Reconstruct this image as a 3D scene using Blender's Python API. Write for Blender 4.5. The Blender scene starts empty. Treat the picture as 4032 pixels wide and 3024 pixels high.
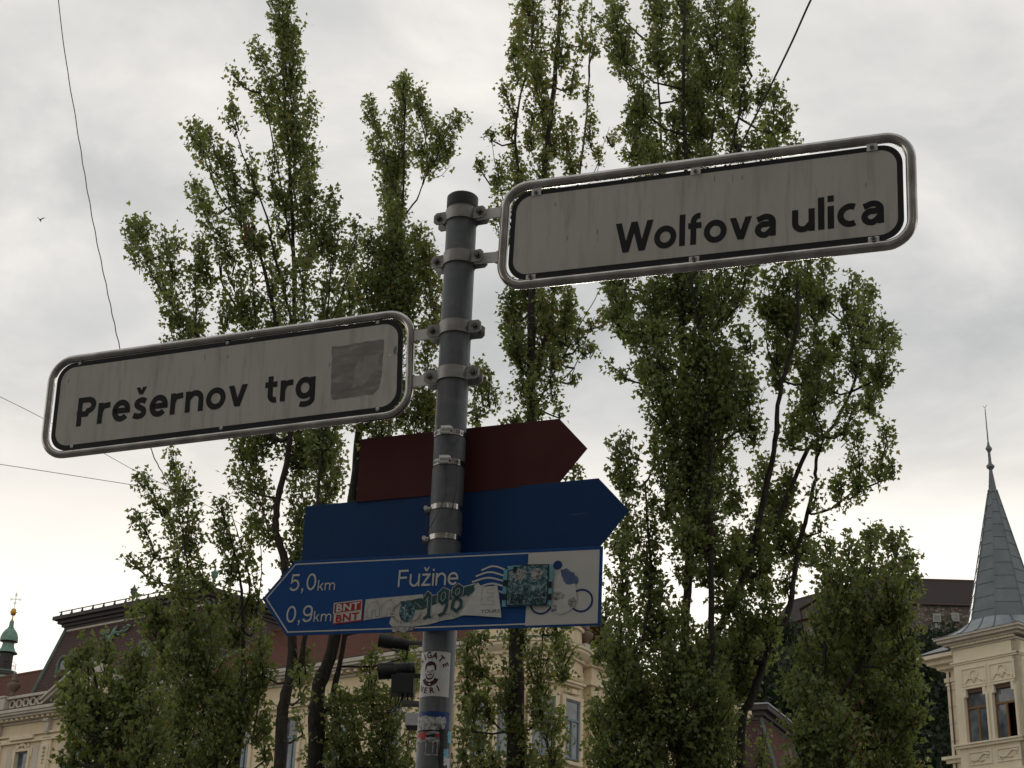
import bpy, math, random
import numpy as np
from mathutils import Matrix, Vector

# ------------------------------------------------------------------ camera, sky, sun, exposure
SC = bpy.context.scene
COL = SC.collection
R = math.radians
FPX = 6200.0                      # focal length in pixels of the 4032 px wide photograph
PITCH = math.atan(FPX/14500.0)
ROLL = R(2.1)
CZ = 1.55
_f = np.array([0, math.cos(PITCH), math.sin(PITCH)])
_u0 = np.array([0, -math.sin(PITCH), math.cos(PITCH)])
_x0 = np.array([1.0, 0, 0])
_x = _x0*math.cos(ROLL)+_u0*math.sin(ROLL)
_u = -_x0*math.sin(ROLL)+_u0*math.cos(ROLL)
cd = bpy.data.cameras.new('camera')
cam = bpy.data.objects.new('camera', cd)
COL.objects.link(cam)
cam.matrix_world = Matrix(((_x[0], _u[0], -_f[0], 0), (_x[1], _u[1], -_f[1], 0), (_x[2], _u[2], -_f[2], CZ), (0, 0, 0, 1)))
cd.sensor_width = 36.0
cd.lens = FPX/4032*36.0
cd.clip_start = 0.05
cd.clip_end = 5000
SC.camera = cam
SC.view_settings.view_transform = 'Standard'
SC.view_settings.look = 'None'
SC.view_settings.gamma = 1.0
SC.view_settings.use_curve_mapping = False
SC.view_settings.exposure = 2.2

SUN_EL, SUN_AZ = R(9), R(3)
W = bpy.data.worlds.new('World')
SC.world = W
W.use_nodes = True
nt = W.node_tree
for n in list(nt.nodes):
    nt.nodes.remove(n)
def wn(t, **k):
    n = nt.nodes.new(t)
    for a, b in k.items():
        setattr(n, a, b)
    return n
sky = wn('ShaderNodeTexSky', sky_type='NISHITA', sun_disc=False, sun_elevation=SUN_EL, sun_rotation=SUN_AZ, air_density=1.0, dust_density=5.0, ozone_density=1.0, altitude=300)
hs = wn('ShaderNodeHueSaturation'); hs.inputs['Saturation'].default_value = 0.32
nt.links.new(sky.outputs[0], hs.inputs['Color'])
gam = wn('ShaderNodeGamma'); gam.inputs[1].default_value = 0.09
nt.links.new(hs.outputs[0], gam.inputs[0])
tc = wn('ShaderNodeTexCoord')
sep = wn('ShaderNodeSeparateXYZ'); nt.links.new(tc.outputs['Generated'], sep.inputs[0])
mz = wn('ShaderNodeMath', operation='MAXIMUM'); nt.links.new(sep.outputs[2], mz.inputs[0]); mz.inputs[1].default_value = 0.0
az = wn('ShaderNodeMath', operation='ADD'); nt.links.new(mz.outputs[0], az.inputs[0]); az.inputs[1].default_value = 0.14
def dv(s):
    d = wn('ShaderNodeMath', operation='DIVIDE'); nt.links.new(s, d.inputs[0]); nt.links.new(az.outputs[0], d.inputs[1]); return d
dx, dy = dv(sep.outputs[0]), dv(sep.outputs[1])
cv = wn('ShaderNodeCombineXYZ'); nt.links.new(dx.outputs[0], cv.inputs[0]); nt.links.new(dy.outputs[0], cv.inputs[1]); cv.inputs[2].default_value = 3.7
def cloud(scale, detail, rough, dist, lo, hi, a, b):
    n = wn('ShaderNodeTexNoise'); n.inputs['Scale'].default_value = scale; n.inputs['Detail'].default_value = detail
    n.inputs['Roughness'].default_value = rough; n.inputs['Distortion'].default_value = dist
    nt.links.new(cv.outputs[0], n.inputs['Vector'])
    m = wn('ShaderNodeMapRange', interpolation_type='SMOOTHSTEP'); nt.links.new(n.outputs['Fac'], m.inputs[0])
    m.inputs[1].default_value = lo; m.inputs[2].default_value = hi; m.inputs[3].default_value = a; m.inputs[4].default_value = b
    return m
c1 = cloud(1.25, 6, 0.5, 0.3, 0.36, 0.64, 0.74, 1.14)
c2 = cloud(3.4, 8, 0.58, 0.4, 0.34, 0.68, 0.86, 1.10)
cm0 = wn('ShaderNodeMath', operation='MULTIPLY'); nt.links.new(c1.outputs[0], cm0.inputs[0]); nt.links.new(c2.outputs[0], cm0.inputs[1])
# the cloud sheet thins out towards the horizon all round
thin = wn('ShaderNodeMapRange', interpolation_type='SMOOTHSTEP'); nt.links.new(sep.outputs[2], thin.inputs[0]); thin.inputs[1].default_value = 0.20; thin.inputs[2].default_value = 0.42
cm = wn('ShaderNodeMix', data_type='FLOAT'); nt.links.new(thin.outputs[0], cm.inputs[0]); cm.inputs[2].default_value = 1.50; nt.links.new(cm0.outputs[0], cm.inputs[3])
cc = wn('ShaderNodeMapRange'); nt.links.new(cm.outputs[0], cc.inputs[0]); cc.inputs[1].default_value = 0.7; cc.inputs[2].default_value = 1.15
tint = wn('ShaderNodeMix', data_type='RGBA'); nt.links.new(cc.outputs[0], tint.inputs['Factor'])
tint.inputs[6].default_value = (0.965, 0.99, 1.0, 1); tint.inputs[7].default_value = (1.03, 1.0, 0.955, 1)
warm = wn('ShaderNodeMix', data_type='RGBA'); nt.links.new(thin.outputs[0], warm.inputs['Factor']); warm.inputs[6].default_value = (1.05, 0.99, 0.90, 1); nt.links.new(tint.outputs[2], warm.inputs[7])
v1 = wn('ShaderNodeVectorMath', operation='SCALE'); nt.links.new(gam.outputs[0], v1.inputs[0]); nt.links.new(cm.outputs[0], v1.inputs['Scale'])
v2 = wn('ShaderNodeVectorMath', operation='MULTIPLY'); nt.links.new(v1.outputs[0], v2.inputs[0]); nt.links.new(warm.outputs[2], v2.inputs[1])
bg = wn('ShaderNodeBackground'); bg.inputs[1].default_value = 0.138
nt.links.new(v2.outputs[0], bg.inputs[0])
wo = wn('ShaderNodeOutputWorld'); nt.links.new(bg.outputs[0], wo.inputs[0])

sd = bpy.data.lights.new('sun', 'SUN'); sd.energy = 0.5; sd.angle = R(25); sd.color = (1.0, 0.93, 0.82)
so = bpy.data.objects.new('sun', sd); COL.objects.link(so)
_sv = Vector((math.sin(SUN_AZ)*math.cos(SUN_EL), math.cos(SUN_AZ)*math.cos(SUN_EL), math.sin(SUN_EL)))
so.rotation_euler = _sv.to_track_quat('Z', 'Y').to_euler()
so.location = (0, 0, 60)

# ------------------------------------------------------------------ helpers
def ray(px, py):
    return _f+_x*((px-2016)/FPX)-_u*((py-1512)/FPX)
def P(px, py, Y):
    """point of the place at depth Y seen at a photograph pixel"""
    d = ray(px, py); return d*(Y/d[1])+np.array([0, 0, CZ])
K = 4032/2212.0
def PD(x, y, Y):
    return P(x*K, y*K, Y)

class MB:
    def __init__(s): s.v = []; s.f = []
    def add(s, vs, fs):
        b = len(s.v); s.v += [tuple(map(float, p)) for p in vs]; s.f += [tuple(b+i for i in q) for q in fs]; return s
    def box(s, x0, x1, y0, y1, z0, z1, M=None):
        vs = [(x, y, z) for z in (z0, z1) for y in (y0, y1) for x in (x0, x1)]
        if M is not None: vs = [tuple(M @ Vector(p)) for p in vs]
        return s.add(vs, [(0, 2, 3, 1), (4, 5, 7, 6), (0, 1, 5, 4), (2, 6, 7, 3), (0, 4, 6, 2), (1, 3, 7, 5)])
    def cbox(s, c, sz, M=None):
        return s.box(c[0]-sz[0]/2, c[0]+sz[0]/2, c[1]-sz[1]/2, c[1]+sz[1]/2, c[2]-sz[2]/2, c[2]+sz[2]/2, M)
    def prism(s, poly, y0, y1, M=None):          # polygon in XZ, extruded along Y
        n = len(poly)
        vs = [(p[0], y0, p[1]) for p in poly]+[(p[0], y1, p[1]) for p in poly]
        if M is not None: vs = [tuple(M @ Vector(p)) for p in vs]
        return s.add(vs, [tuple(range(n)), tuple(range(2*n-1, n-1, -1))]+[(i, n+i, n+(i+1) % n, (i+1) % n) for i in range(n)])
    def slab(s, poly, z0, z1):                    # polygon in XY, extruded along Z
        n = len(poly)
        vs = [(p[0], p[1], z0) for p in poly]+[(p[0], p[1], z1) for p in poly]
        return s.add(vs, [tuple(range(n-1, -1, -1)), tuple(range(n, 2*n))]+[(i, (i+1) % n, n+(i+1) % n, n+i) for i in range(n)])
    def tube(s, path, r, n=8, closed=False, caps=True):
        pts = [Vector(p) for p in path]; m = len(pts)
        rr = r if hasattr(r, '__len__') else [r]*m
        vs = []; prev = None
        for i in range(m):
            if closed: t = pts[(i+1) % m]-pts[i-1]
            else: t = pts[min(i+1, m-1)]-pts[max(i-1, 0)]
            t.normalize()
            if prev is None:
                a = Vector((0, 0, 1)) if abs(t.z) < .9 else Vector((1, 0, 0))
                prev = (a-t*a.dot(t)).normalized()
            else:
                prev = (prev-t*prev.dot(t)).normalized()
            b = t.cross(prev)
            for k in range(n):
                a = 2*math.pi*k/n
                vs.append(pts[i]+(prev*math.cos(a)+b*math.sin(a))*rr[i])
        fs = []
        for i in range(m if closed else m-1):
            j = (i+1) % m
            for k in range(n):
                fs.append((i*n+k, i*n+(k+1) % n, j*n+(k+1) % n, j*n+k))
        if caps and not closed:
            fs += [tuple(range(n-1, -1, -1)), tuple(range((m-1)*n, m*n))]
        return s.add(vs, fs)
    def lathe(s, prof, n=16, c=(0, 0, 0), a0=0.0, a1=2*math.pi):
        full = abs(a1-a0-2*math.pi) < 1e-6
        q = n if full else n+1; vs = []
        for (r, z) in prof:
            for k in range(q):
                a = a0+(a1-a0)*k/n
                vs.append((c[0]+r*math.cos(a), c[1]+r*math.sin(a), c[2]+z))
        fs = []
        for i in range(len(prof)-1):
            for k in range(n):
                k2 = (k+1) % q
                fs.append((i*q+k, i*q+k2, (i+1)*q+k2, (i+1)*q+k))
        return s.add(vs, fs)
    def build(s, name, mat, parent=None, smooth=None, bevel=0):
        me = bpy.data.meshes.new(name); me.from_pydata(s.v, [], s.f); me.validate(); me.update()
        return mkobj(name, me, mat, parent, smooth, bevel)

def mkobj(name, me, mat, parent=None, smooth=None, bevel=0):
    o = bpy.data.objects.new(name, me); COL.objects.link(o)
    if mat is not None: me.materials.append(mat)
    if smooth is not None:
        me.polygons.foreach_set('use_smooth', [True]*len(me.polygons))
        me.set_sharp_from_angle(angle=R(smooth))
    if bevel:
        b = o.modifiers.new('edge', 'BEVEL'); b.width = bevel; b.segments = 2; b.limit_method = 'ANGLE'; b.angle_limit = R(40)
    if parent is not None: o.parent = parent
    return o
def tag(o, label=None, cat=None, group=None, kind=None):
    if label: o['label'] = label
    if cat: o['category'] = cat
    if group: o['group'] = group
    if kind: o['kind'] = kind
    return o
def thing(name, label, cat, loc=(0, 0, 0), rz=0.0, group=None, M=None):
    o = bpy.data.objects.new(name, None); COL.objects.link(o); o.empty_display_size = .2
    if M is not None: o.matrix_world = M
    else: o.location = loc; o.rotation_euler = (0, 0, rz)
    return tag(o, label, cat, group)
def copy_part(o, parent, loc=None, rot=None):
    c = o.copy(); COL.objects.link(c); c.parent = parent
    if loc is not None: c.location = loc
    if rot is not None: c.rotation_euler = rot
    return c

# ------------------------------------------------------------------ materials
class NT:
    def __init__(s, name):
        s.m = bpy.data.materials.new(name); s.m.use_nodes = True; s.t = s.m.node_tree
        s.b = s.t.nodes['Principled BSDF']; s.out = s.t.nodes['Material Output']
        s.tc = None
    def n(s, t, **k):
        n = s.t.nodes.new(t)
        for a, b in k.items(): setattr(n, a, b)
        return n
    def l(s, a, b): s.t.links.new(a, b); return s
    def co(s):
        if s.tc is None: s.tc = s.n('ShaderNodeTexCoord')
        return s.tc.outputs['Object']
    def noise(s, scale, detail=4, rough=.55, stretch=None, dist=0, off=(0, 0, 0)):
        n = s.n('ShaderNodeTexNoise'); n.inputs['Scale'].default_value = scale; n.inputs['Detail'].default_value = detail
        n.inputs['Roughness'].default_value = rough; n.inputs['Distortion'].default_value = dist
        mp = s.n('ShaderNodeMapping'); s.l(s.co(), mp.inputs[0])
        if stretch: mp.inputs['Scale'].default_value = stretch
        mp.inputs['Location'].default_value = off
        s.l(mp.outputs[0], n.inputs['Vector']); return n.outputs['Fac']
    def ramp(s, fac, stops):
        r = s.n('ShaderNodeValToRGB'); s.l(fac, r.inputs[0]); e = r.color_ramp.elements
        while len(e) < len(stops): e.new(.5)
        for i, (p, c) in enumerate(stops):
            e[i].position = p; e[i].color = (*c, 1) if len(c) == 3 else c
        return r.outputs[0]
    def mix(s, fac, a, b, mode='MIX'):
        m = s.n('ShaderNodeMix', data_type='RGBA', blend_type=mode)
        for i, v in ((0, fac), (6, a), (7, b)):
            if hasattr(v, 'links') or hasattr(v, 'is_linked'): s.l(v, m.inputs[i])
            elif i == 0: m.inputs[0].default_value = v
            else: m.inputs[i].default_value = (*v, 1)
        return m.outputs[2]
    def rng(s, fac, lo, hi, a=0., b=1.):
        m = s.n('ShaderNodeMapRange'); s.l(fac, m.inputs[0])
        for i, v in ((1, lo), (2, hi), (3, a), (4, b)): m.inputs[i].default_value = v
        return m.outputs[0]
    def bump(s, h, strength=.3, dist=.01):
        b = s.n('ShaderNodeBump'); b.inputs['Strength'].default_value = strength; b.inputs['Distance'].default_value = dist
        s.l(h, b.inputs['Height']); s.l(b.outputs[0], s.b.inputs['Normal']); return s
    def set(s, col=None, rough=None, metal=None, spec=None):
        for k, v in (('Base Color', col), ('Roughness', rough), ('Metallic', metal), ('Specular IOR Level', spec)):
            if v is None: continue
            if hasattr(v, 'is_linked'): s.l(v, s.b.inputs[k])
            elif k == 'Base Color': s.b.inputs[k].default_value = (*v, 1)
            else: s.b.inputs[k].default_value = v
        return s.m
def plain(name, col, rough=.6, metal=0., spec=.4, var=.12, scale=20, bump=0.0, bd=.005):
    t = NT(name); f = t.noise(scale, 5, .6)
    c = t.ramp(f, [(.25, tuple(x*(1-var) for x in col)), (.75, tuple(min(1, x*(1+var)) for x in col))])
    if bump: t.bump(f, bump, bd)
    return t.set(c, t.rng(f, .3, .7, rough*.85, min(1, rough*1.15)), metal, spec)

M_ = {}
# signs
def sign_white(name, col, seed):
    t = NT(name)
    streak = t.noise(1.0, 6, .65, (38, 3, 4.2), .2, (seed, 0, 0))
    big = t.noise(3.0, 3, .5, (2.0, 1, 1.2), 0, (seed*2, 3, 0))
    spots = t.noise(1.0, 2, .4, (62, 1, 18), 0, (seed, 0, 4))
    c = t.mix(t.rng(streak, .50, .72), col, tuple(x*.72 for x in col))
    c = t.mix(t.rng(big, .45, .72, 0, .55), c, tuple(a*b for a, b in zip(col, (.80, .76, .76))))
    c = t.mix(t.rng(spots, .70, .77, 0, .8), c, (.10, .095, .085))
    return t.set(c, .42, 0, .35)
M_['sign_a'] = sign_white('sign_white_weathered', (.60, .58, .535), 3.0)
M_['sign_b'] = sign_white('sign_white_stained', (.62, .60, .555), 9.0)
M_['black'] = plain('sign_black_print', (.016, .016, .018), .45, 0, .3)
M_['border'] = plain('sign_border_print', (.022, .022, .025), .45, 0, .3)
t = NT('brushed_steel'); f = t.noise(14, 5, .6, (1, 1, 1)); g = t.noise(160, 3, .6, (1, 1, 1))
M_['steel'] = t.set(t.ramp(f, [(.3, (.30, .28, .26)), (.7, (.60, .58, .555))]), t.rng(g, .3, .7, .10, .20), 1.0)
t = NT('clamp_steel'); f = t.noise(30, 5, .6)
M_['clamp'] = t.set(t.ramp(f, [(.3, (.26, .25, .235)), (.7, (.42, .41, .39))]), t.rng(f, .3, .7, .36, .55), .75)
M_['clip'] = plain('clip_steel', (.80, .79, .76), .45, .1)
M_['bolt'] = plain('bolt_steel', (.16, .155, .15), .45, .8)
t = NT('galvanised_pole'); f = t.noise(26, 6, .65); g = t.noise(1.0, 6, .7, (45, 45, 3.2)); s_ = t.noise(90, 3, .5)
c = t.ramp(f, [(.28, (.078, .085, .092)), (.55, (.115, .123, .128)), (.78, (.18, .186, .188))])
c = t.mix(t.rng(g, .54, .74, 0, .75), c, (.036, .035, .032)); r_ = t.noise(1.0, 5, .7, (60, 60, 5), 0, (5, 2, 1)); c = t.mix(t.rng(r_, .66, .80, 0, .45), c, (.10, .062, .036)); c = t.mix(t.rng(s_, .70, .78, 0, .5), c, (.22, .22, .21))
t.bump(f, .12, .002)
M_['pole'] = t.set(c, t.rng(f, .3, .7, .42, .62), .25, .4)
M_['cap'] = plain('pole_cap', (.065, .068, .070), .6)
t = NT('brown_sign_back'); f = t.noise(9, 5, .6); d_ = t.noise(1, 6, .7, (16, 1, 2.2)); e_ = t.noise(1, 3, .5, (5, 1, 90), .4); M_['brown'] = t.set(t.mix(t.rng(e_, .70, .76, 0, .35), t.mix(t.rng(d_, .55, .8, 0, .4), t.ramp(f, [(.3, (.078, .019, .018)), (.75, (.095, .024, .022))]), (.03, .028, .03)), (.14, .13, .13)), t.rng(f, .3, .7, .34, .55), 0, .22)
t = NT('blue_sign'); f = t.noise(9, 5, .6); d_ = t.noise(1, 6, .7, (16, 1, 2.2)); e_ = t.noise(1, 3, .5, (5, 1, 90), .4); M_['blue'] = t.set(t.mix(t.rng(e_, .70, .76, 0, .35), t.mix(t.rng(d_, .55, .8, 0, .4), t.ramp(f, [(.3, (.008, .046, .145)), (.75, (.010, .053, .165))]), (.03, .028, .03)), (.14, .13, .13)), t.rng(f, .3, .7, .34, .55), 0, .22)
t = NT('blue_sign_print'); f = t.noise(12, 5, .6); g = t.noise(1, 3, .5, (8, 1, 30))
M_['blue2'] = t.set(t.mix(t.rng(g, .6, .8, 0, .4), t.ramp(f, [(.3, (.012, .072, .25)), (.75, (.015, .082, .28))]), (.02, .085, .26)), .42, 0, .2)
M_['edge'] = plain('sheet_edge', (.30, .30, .30), .4, .6)
M_['white'] = plain('white_print', (.62, .61, .58), .45, 0, .35, .06)
M_['offwhite'] = plain('sticker_white', (.63, .625, .60), .5, 0, .3, .12, 60)
M_['paper'] = plain('torn_paper', (.55, .54, .51), .6, 0, .3, .2, 45)
M_['ghost'] = NT('sticker_residue')
t = M_['ghost']; f = t.noise(22, 6, .7, (.6, 1, 2.2)); g = t.noise(1, 5, .7, (14, 1, 120))
M_['ghost'] = t.set(t.mix(t.rng(g, .5, .7, 0, .5), t.ramp(f, [(.3, (.20, .19, .175)), (.5, (.26, .25, .23)), (.72, (.46, .44, .40))]), (.22, .21, .19)), .6)
M_['ghost2'] = plain('faint_residue', (.36, .345, .315), .6, 0, .3, .2, 60)
M_['red'] = plain('red_print', (.42, .025, .025), .45, 0, .35, .1)
M_['darkgreen'] = plain('dark_green_print', (.030, .085, .095), .5, 0, .3, .45, 140)
M_['teal'] = plain('teal_print', (.16, .42, .52), .4, 0, .35, .2, 50)
M_['pblack'] = plain('black_sticker_print', (.014, .016, .018), .45, 0, .35, .3, 50)
t = NT('worn_sticker_print'); f = t.noise(95, 6, .75, None, .8)
M_['worn'] = t.set(t.ramp(f, [(.40, (.008, .02, .025)), (.48, (.03, .12, .15)), (.55, (.16, .27, .31)), (.64, (.5, .52, .52))]), .4)
t = NT('scuffed_print'); f = t.noise(120, 6, .75, None, .5)
M_['scuff'] = t.set(t.ramp(f, [(.38, (.05, .055, .06)), (.5, (.36, .355, .34)), (.62, (.58, .57, .54))]), .55)
M_['gold'] = plain('wreath_print', (.30, .25, .17), .5, 0, .3, .3, 80)
M_['maroon'] = plain('maroon_print', (.055, .010, .016), .5, 0, .3, .15)
M_['navyfade'] = plain('faded_navy_print', (.10, .135, .27), .5, 0, .3, .35, 70)
M_['navy'] = plain('navy_print', (.014, .048, .19), .45, 0, .3)
M_['skyblue'] = plain('light_blue_print', (.16, .42, .58), .45, 0, .3, .2, 60)
M_['wire'] = plain('wire_dark', (.045, .045, .045), .6)
M_['wiregrey'] = plain('wire_grey', (.14, .14, .14), .6)
M_['shading_house_plaster'] = plain('shading_house_plaster', (.30, .295, .285), .85, 0, .25, .12, .5)  # plaster of the added house that shades the signs
# trees
def leaf_mat(name, lo, hi, tr, yel, ytr):
    t = NT(name)
    a = t.n('ShaderNodeAttribute', attribute_name='tint'); y = t.n('ShaderNodeAttribute', attribute_name='yellow')
    c = t.mix(a.outputs['Fac'], lo, hi); c = t.mix(y.outputs['Fac'], c, yel)
    ct = t.mix(a.outputs['Fac'], tuple(v*.65 for v in tr), tr); ct = t.mix(y.outputs['Fac'], ct, ytr)
    t.set(c, .42, 0, .45)
    tl = t.n('ShaderNodeBsdfTranslucent'); t.l(ct, tl.inputs[0])
    mx = t.n('ShaderNodeMixShader'); mx.inputs[0].default_value = .48
    t.l(t.b.outputs[0], mx.inputs[1]); t.l(tl.outputs[0], mx.inputs[2]); t.l(mx.outputs[0], t.out.inputs[0])
    return t.m
M_['leaf'] = leaf_mat('poplar_leaf', (.078, .110, .042), (.200, .250, .095), (.29, .36, .078), (.27, .215, .065), (.36, .28, .07))
M_['leafbrown'] = plain('dead_leaf', (.13, .068, .035), .7, 0, .2, .3, 8)
M_['woodleaf'] = leaf_mat('wood_leaf', (.012, .022, .013), (.030, .048, .024), (.030, .045, .018), (.05, .05, .02), (.05, .05, .02))
t = NT('bark'); f = t.noise(7, 7, .7, (3, 3, .7), .6); g = t.noise(30, 4, .6, (1, 1, .35))
t.bump(f, .9, .03)
M_['bark'] = t.set(t.mix(t.rng(g, .55, .75, 0, .5), t.ramp(f, [(.3, (.018, .015, .012)), (.6, (.050, .043, .035)), (.8, (.095, .085, .072))]), (.10, .105, .085)), .9, 0, .2)
M_['twig'] = plain('twig_bark', (.045, .038, .030), .85, 0, .2)
# buildings
def plaster(name, col, dirt):
    t = NT(name); f = t.noise(1.1, 6, .6); g = t.noise(1.0, 5, .65, (2.6, 2.6, .35)); h = t.noise(14, 4, .6)
    c = t.ramp(f, [(.3, tuple(v*.86 for v in col)), (.7, col)])
    c = t.mix(t.rng(g, .52, .78, 0, .55), c, dirt)
    t.bump(h, .15, .01)
    return t.set(c, .85, 0, .25)
M_['plaster'] = plaster('cream_plaster', (.68, .565, .385), (.44, .35, .235))
M_['trim'] = plaster('cream_trim', (.69, .585, .42), (.36, .29, .20))
M_['pale'] = plaster('pale_panel', (.55, .49, .41), (.40, .34, .27))
M_['stone'] = plaster('grey_stone', (.50, .455, .385), (.25, .215, .175))
M_['urn'] = plaster('weathered_urn', (.16, .115, .09), (.08, .06, .05))
M_['tower_plaster'] = plaster('tower_plaster', (.74, .665, .50), (.54, .46, .34))
M_['tower_trim'] = plaster('tower_trim', (.74, .67, .52), (.46, .39, .29))
def slates(name, a, b, w, h):
    t = NT(name); sp = t.n('ShaderNodeSeparateXYZ'); t.l(t.co(), sp.inputs[0])
    ad = t.n('ShaderNodeMath', operation='ADD'); t.l(sp.outputs[0], ad.inputs[0]); t.l(sp.outputs[1], ad.inputs[1])
    cb = t.n('ShaderNodeCombineXYZ'); t.l(ad.outputs[0], cb.inputs[0]); t.l(sp.outputs[2], cb.inputs[1])
    br = t.n('ShaderNodeTexBrick'); t.l(cb.outputs[0], br.inputs['Vector'])
    br.inputs['Color1'].default_value = (*a, 1); br.inputs['Color2'].default_value = (*b, 1); br.inputs['Mortar'].default_value = (*[v*.35 for v in a], 1)
    br.inputs['Scale'].default_value = 1; br.inputs['Mortar Size'].default_value = .018; br.inputs['Brick Width'].default_value = w; br.inputs['Row Height'].default_value = h
    f = t.noise(.8, 5, .6)
    c = t.mix(t.rng(f, .4, .7, 0, .45), br.outputs[0], tuple(v*.6 for v in a))
    iv = t.n('ShaderNodeMath', operation='SUBTRACT'); iv.inputs[0].default_value = 1; t.l(br.outputs['Fac'], iv.inputs[1])
    t.bump(iv.outputs[0], .6, .03)
    return t.set(c, .75, 0, .3)
M_['slate'] = slates('brown_slates', (.078, .042, .038), (.062, .034, .032), .3, .2)
M_['slate_r'] = slates('grey_brown_slates', (.088, .058, .050), (.070, .048, .043), .3, .2)
t = NT('red_tiles'); f = t.noise(3, 5, .65); g = t.noise(26, 3, .6)
M_['tile'] = t.set(t.mix(t.rng(g, .4, .65), t.ramp(f, [(.3, (.085, .034, .023)), (.7, (.155, .060, .040))]), (.10, .042, .03)), .85)
M_['lead'] = plain('dark_roof_metal', (.050, .044, .042), .65, .1, .3, .25, 4)
t = NT('copper_patina'); f = t.noise(3.5, 6, .65); g = t.noise(1, 5, .6, (5, 5, .8))
M_['copper'] = t.set(t.mix(t.rng(g, .5, .75, 0, .7), t.ramp(f, [(.3, (.105, .20, .155)), (.7, (.19, .31, .245))]), (.06, .095, .075)), .75)
M_['copper_dark'] = plain('dull_copper', (.085, .12, .10), .7, 0, .3, .3, 3)
M_['gilt'] = plain('gilding', (.60, .33, .06), .35, .8, .5, .15, 6)
M_['iron'] = plain('dark_iron', (.035, .035, .036), .6, .3)
M_['irongrey'] = plain('grey_iron', (.20, .19, .18), .6, .3)
t = NT('window_glass'); f = t.noise(1.5, 3, .5)
M_['glass'] = t.set(t.ramp(f, [(.35, (.045, .055, .065)), (.65, (.14, .165, .185))]), .06, 0, .8)
M_['curtain'] = plain('curtain', (.36, .40, .44), .8, 0, .2, .15, 3)
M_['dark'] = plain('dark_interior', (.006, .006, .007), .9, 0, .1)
M_['blueframe'] = plain('grey_blue_window_paint', (.14, .20, .235), .5, 0, .4)
M_['woodframe'] = plain('varnished_window_wood', (.17, .085, .030), .45, 0, .4, .25, 12)
M_['woodbox'] = plain('brown_blind_box', (.10, .055, .036), .6)
t = NT('zinc_sheet'); f = t.noise(1.3, 6, .65); g = t.noise(14, 4, .6)
oi = t.n('ShaderNodeObjectInfo')
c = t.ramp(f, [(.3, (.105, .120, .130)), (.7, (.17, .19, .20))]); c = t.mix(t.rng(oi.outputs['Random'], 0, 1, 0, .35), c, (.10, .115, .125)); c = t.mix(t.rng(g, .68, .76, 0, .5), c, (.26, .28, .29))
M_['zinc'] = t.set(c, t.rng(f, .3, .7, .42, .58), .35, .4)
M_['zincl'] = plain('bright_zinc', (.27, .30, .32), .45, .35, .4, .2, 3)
t = NT('rubble_stone')
vo = t.n('ShaderNodeTexVoronoi'); mp = t.n('ShaderNodeMapping'); t.l(t.co(), mp.inputs[0]); mp.inputs['Scale'].default_value = (1, 1, 1.7)
t.l(mp.outputs[0], vo.inputs['Vector']); vo.inputs['Scale'].default_value = 1.5
sh = t.n('ShaderNodeSeparateColor'); t.l(vo.outputs['Color'], sh.inputs[0])
f = t.noise(.35, 5, .6)
c = t.ramp(sh.outputs[0], [(.1, (.075, .060, .048)), (.55, (.125, .102, .080)), (.92, (.27, .235, .195))])
c = t.mix(t.rng(vo.outputs['Distance'], .42, .62, 0, .7), c, (.06, .05, .042)); c = t.mix(t.rng(f, .45, .7, 0, .6), c, (.085, .068, .055))
M_['rubble'] = t.set(c, .95)
M_['castleroof'] = plain('castle_roof_tiles', (.040, .031, .030), .85, 0, .3, .22, .35)
M_['castleridge'] = plain('castle_ridge_tiles', (.085, .05, .04), .85)
M_['castletrim'] = plain('castle_window_stone', (.30, .285, .26), .85)
t = NT('paving'); f = t.noise(.7, 6, .6); M_['paving'] = t.set(t.ramp(f, [(.3, (.11, .105, .10)), (.7, (.17, .165, .155))]), .85)
t = NT('hill_ground'); f = t.noise(.1, 6, .6); M_['hill'] = t.set(t.ramp(f, [(.3, (.014, .022, .012)), (.7, (.03, .042, .02))]), .95)
M_['spot'] = plain('spotlight_black', (.007, .007, .008), .5, 0, .4, .2, 30)
M_['spotgrey'] = plain('spotlight_grey', (.06, .06, .062), .5)
M_['boxwhite'] = plain('junction_box_white', (.36, .36, .36), .5)

# ------------------------------------------------------------------ ground and hill
m = MB(); m.box(-900, 900, -300, 1500, -.5, 0)
tag(m.build('ground', M_['paving']), kind='structure')
def hill_h(x, y):
    # wooded castle hill rising to the right behind the roofs
    cx = 46.0
    top = 69.0*math.exp(-((max(0, cx-x))/36.0)**2.0) if x < cx else 69.0
    s = min(1, max(0, (y-125.0)/165.0)); s = s*s*(3-2*s)
    return top*s+1.2*math.sin(x*.21+y*.13)*s+.9*math.sin(x*.37-y*.29)*s-.3
nx, ny = 70, 60
vs = []; fs = []
for j in range(ny+1):
    y = 118+j*(420-118)/ny
    for i in range(nx+1):
        x = -60+i*(260+60)/nx
        vs.append((x, y, hill_h(x, y)))
for j in range(ny):
    for i in range(nx):
        a = j*(nx+1)+i; fs.append((a, a+1, a+nx+2, a+nx+1))
m = MB(); m.add(vs, fs); tag(m.build('hill', M_['hill'], smooth=80), kind='structure')

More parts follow.
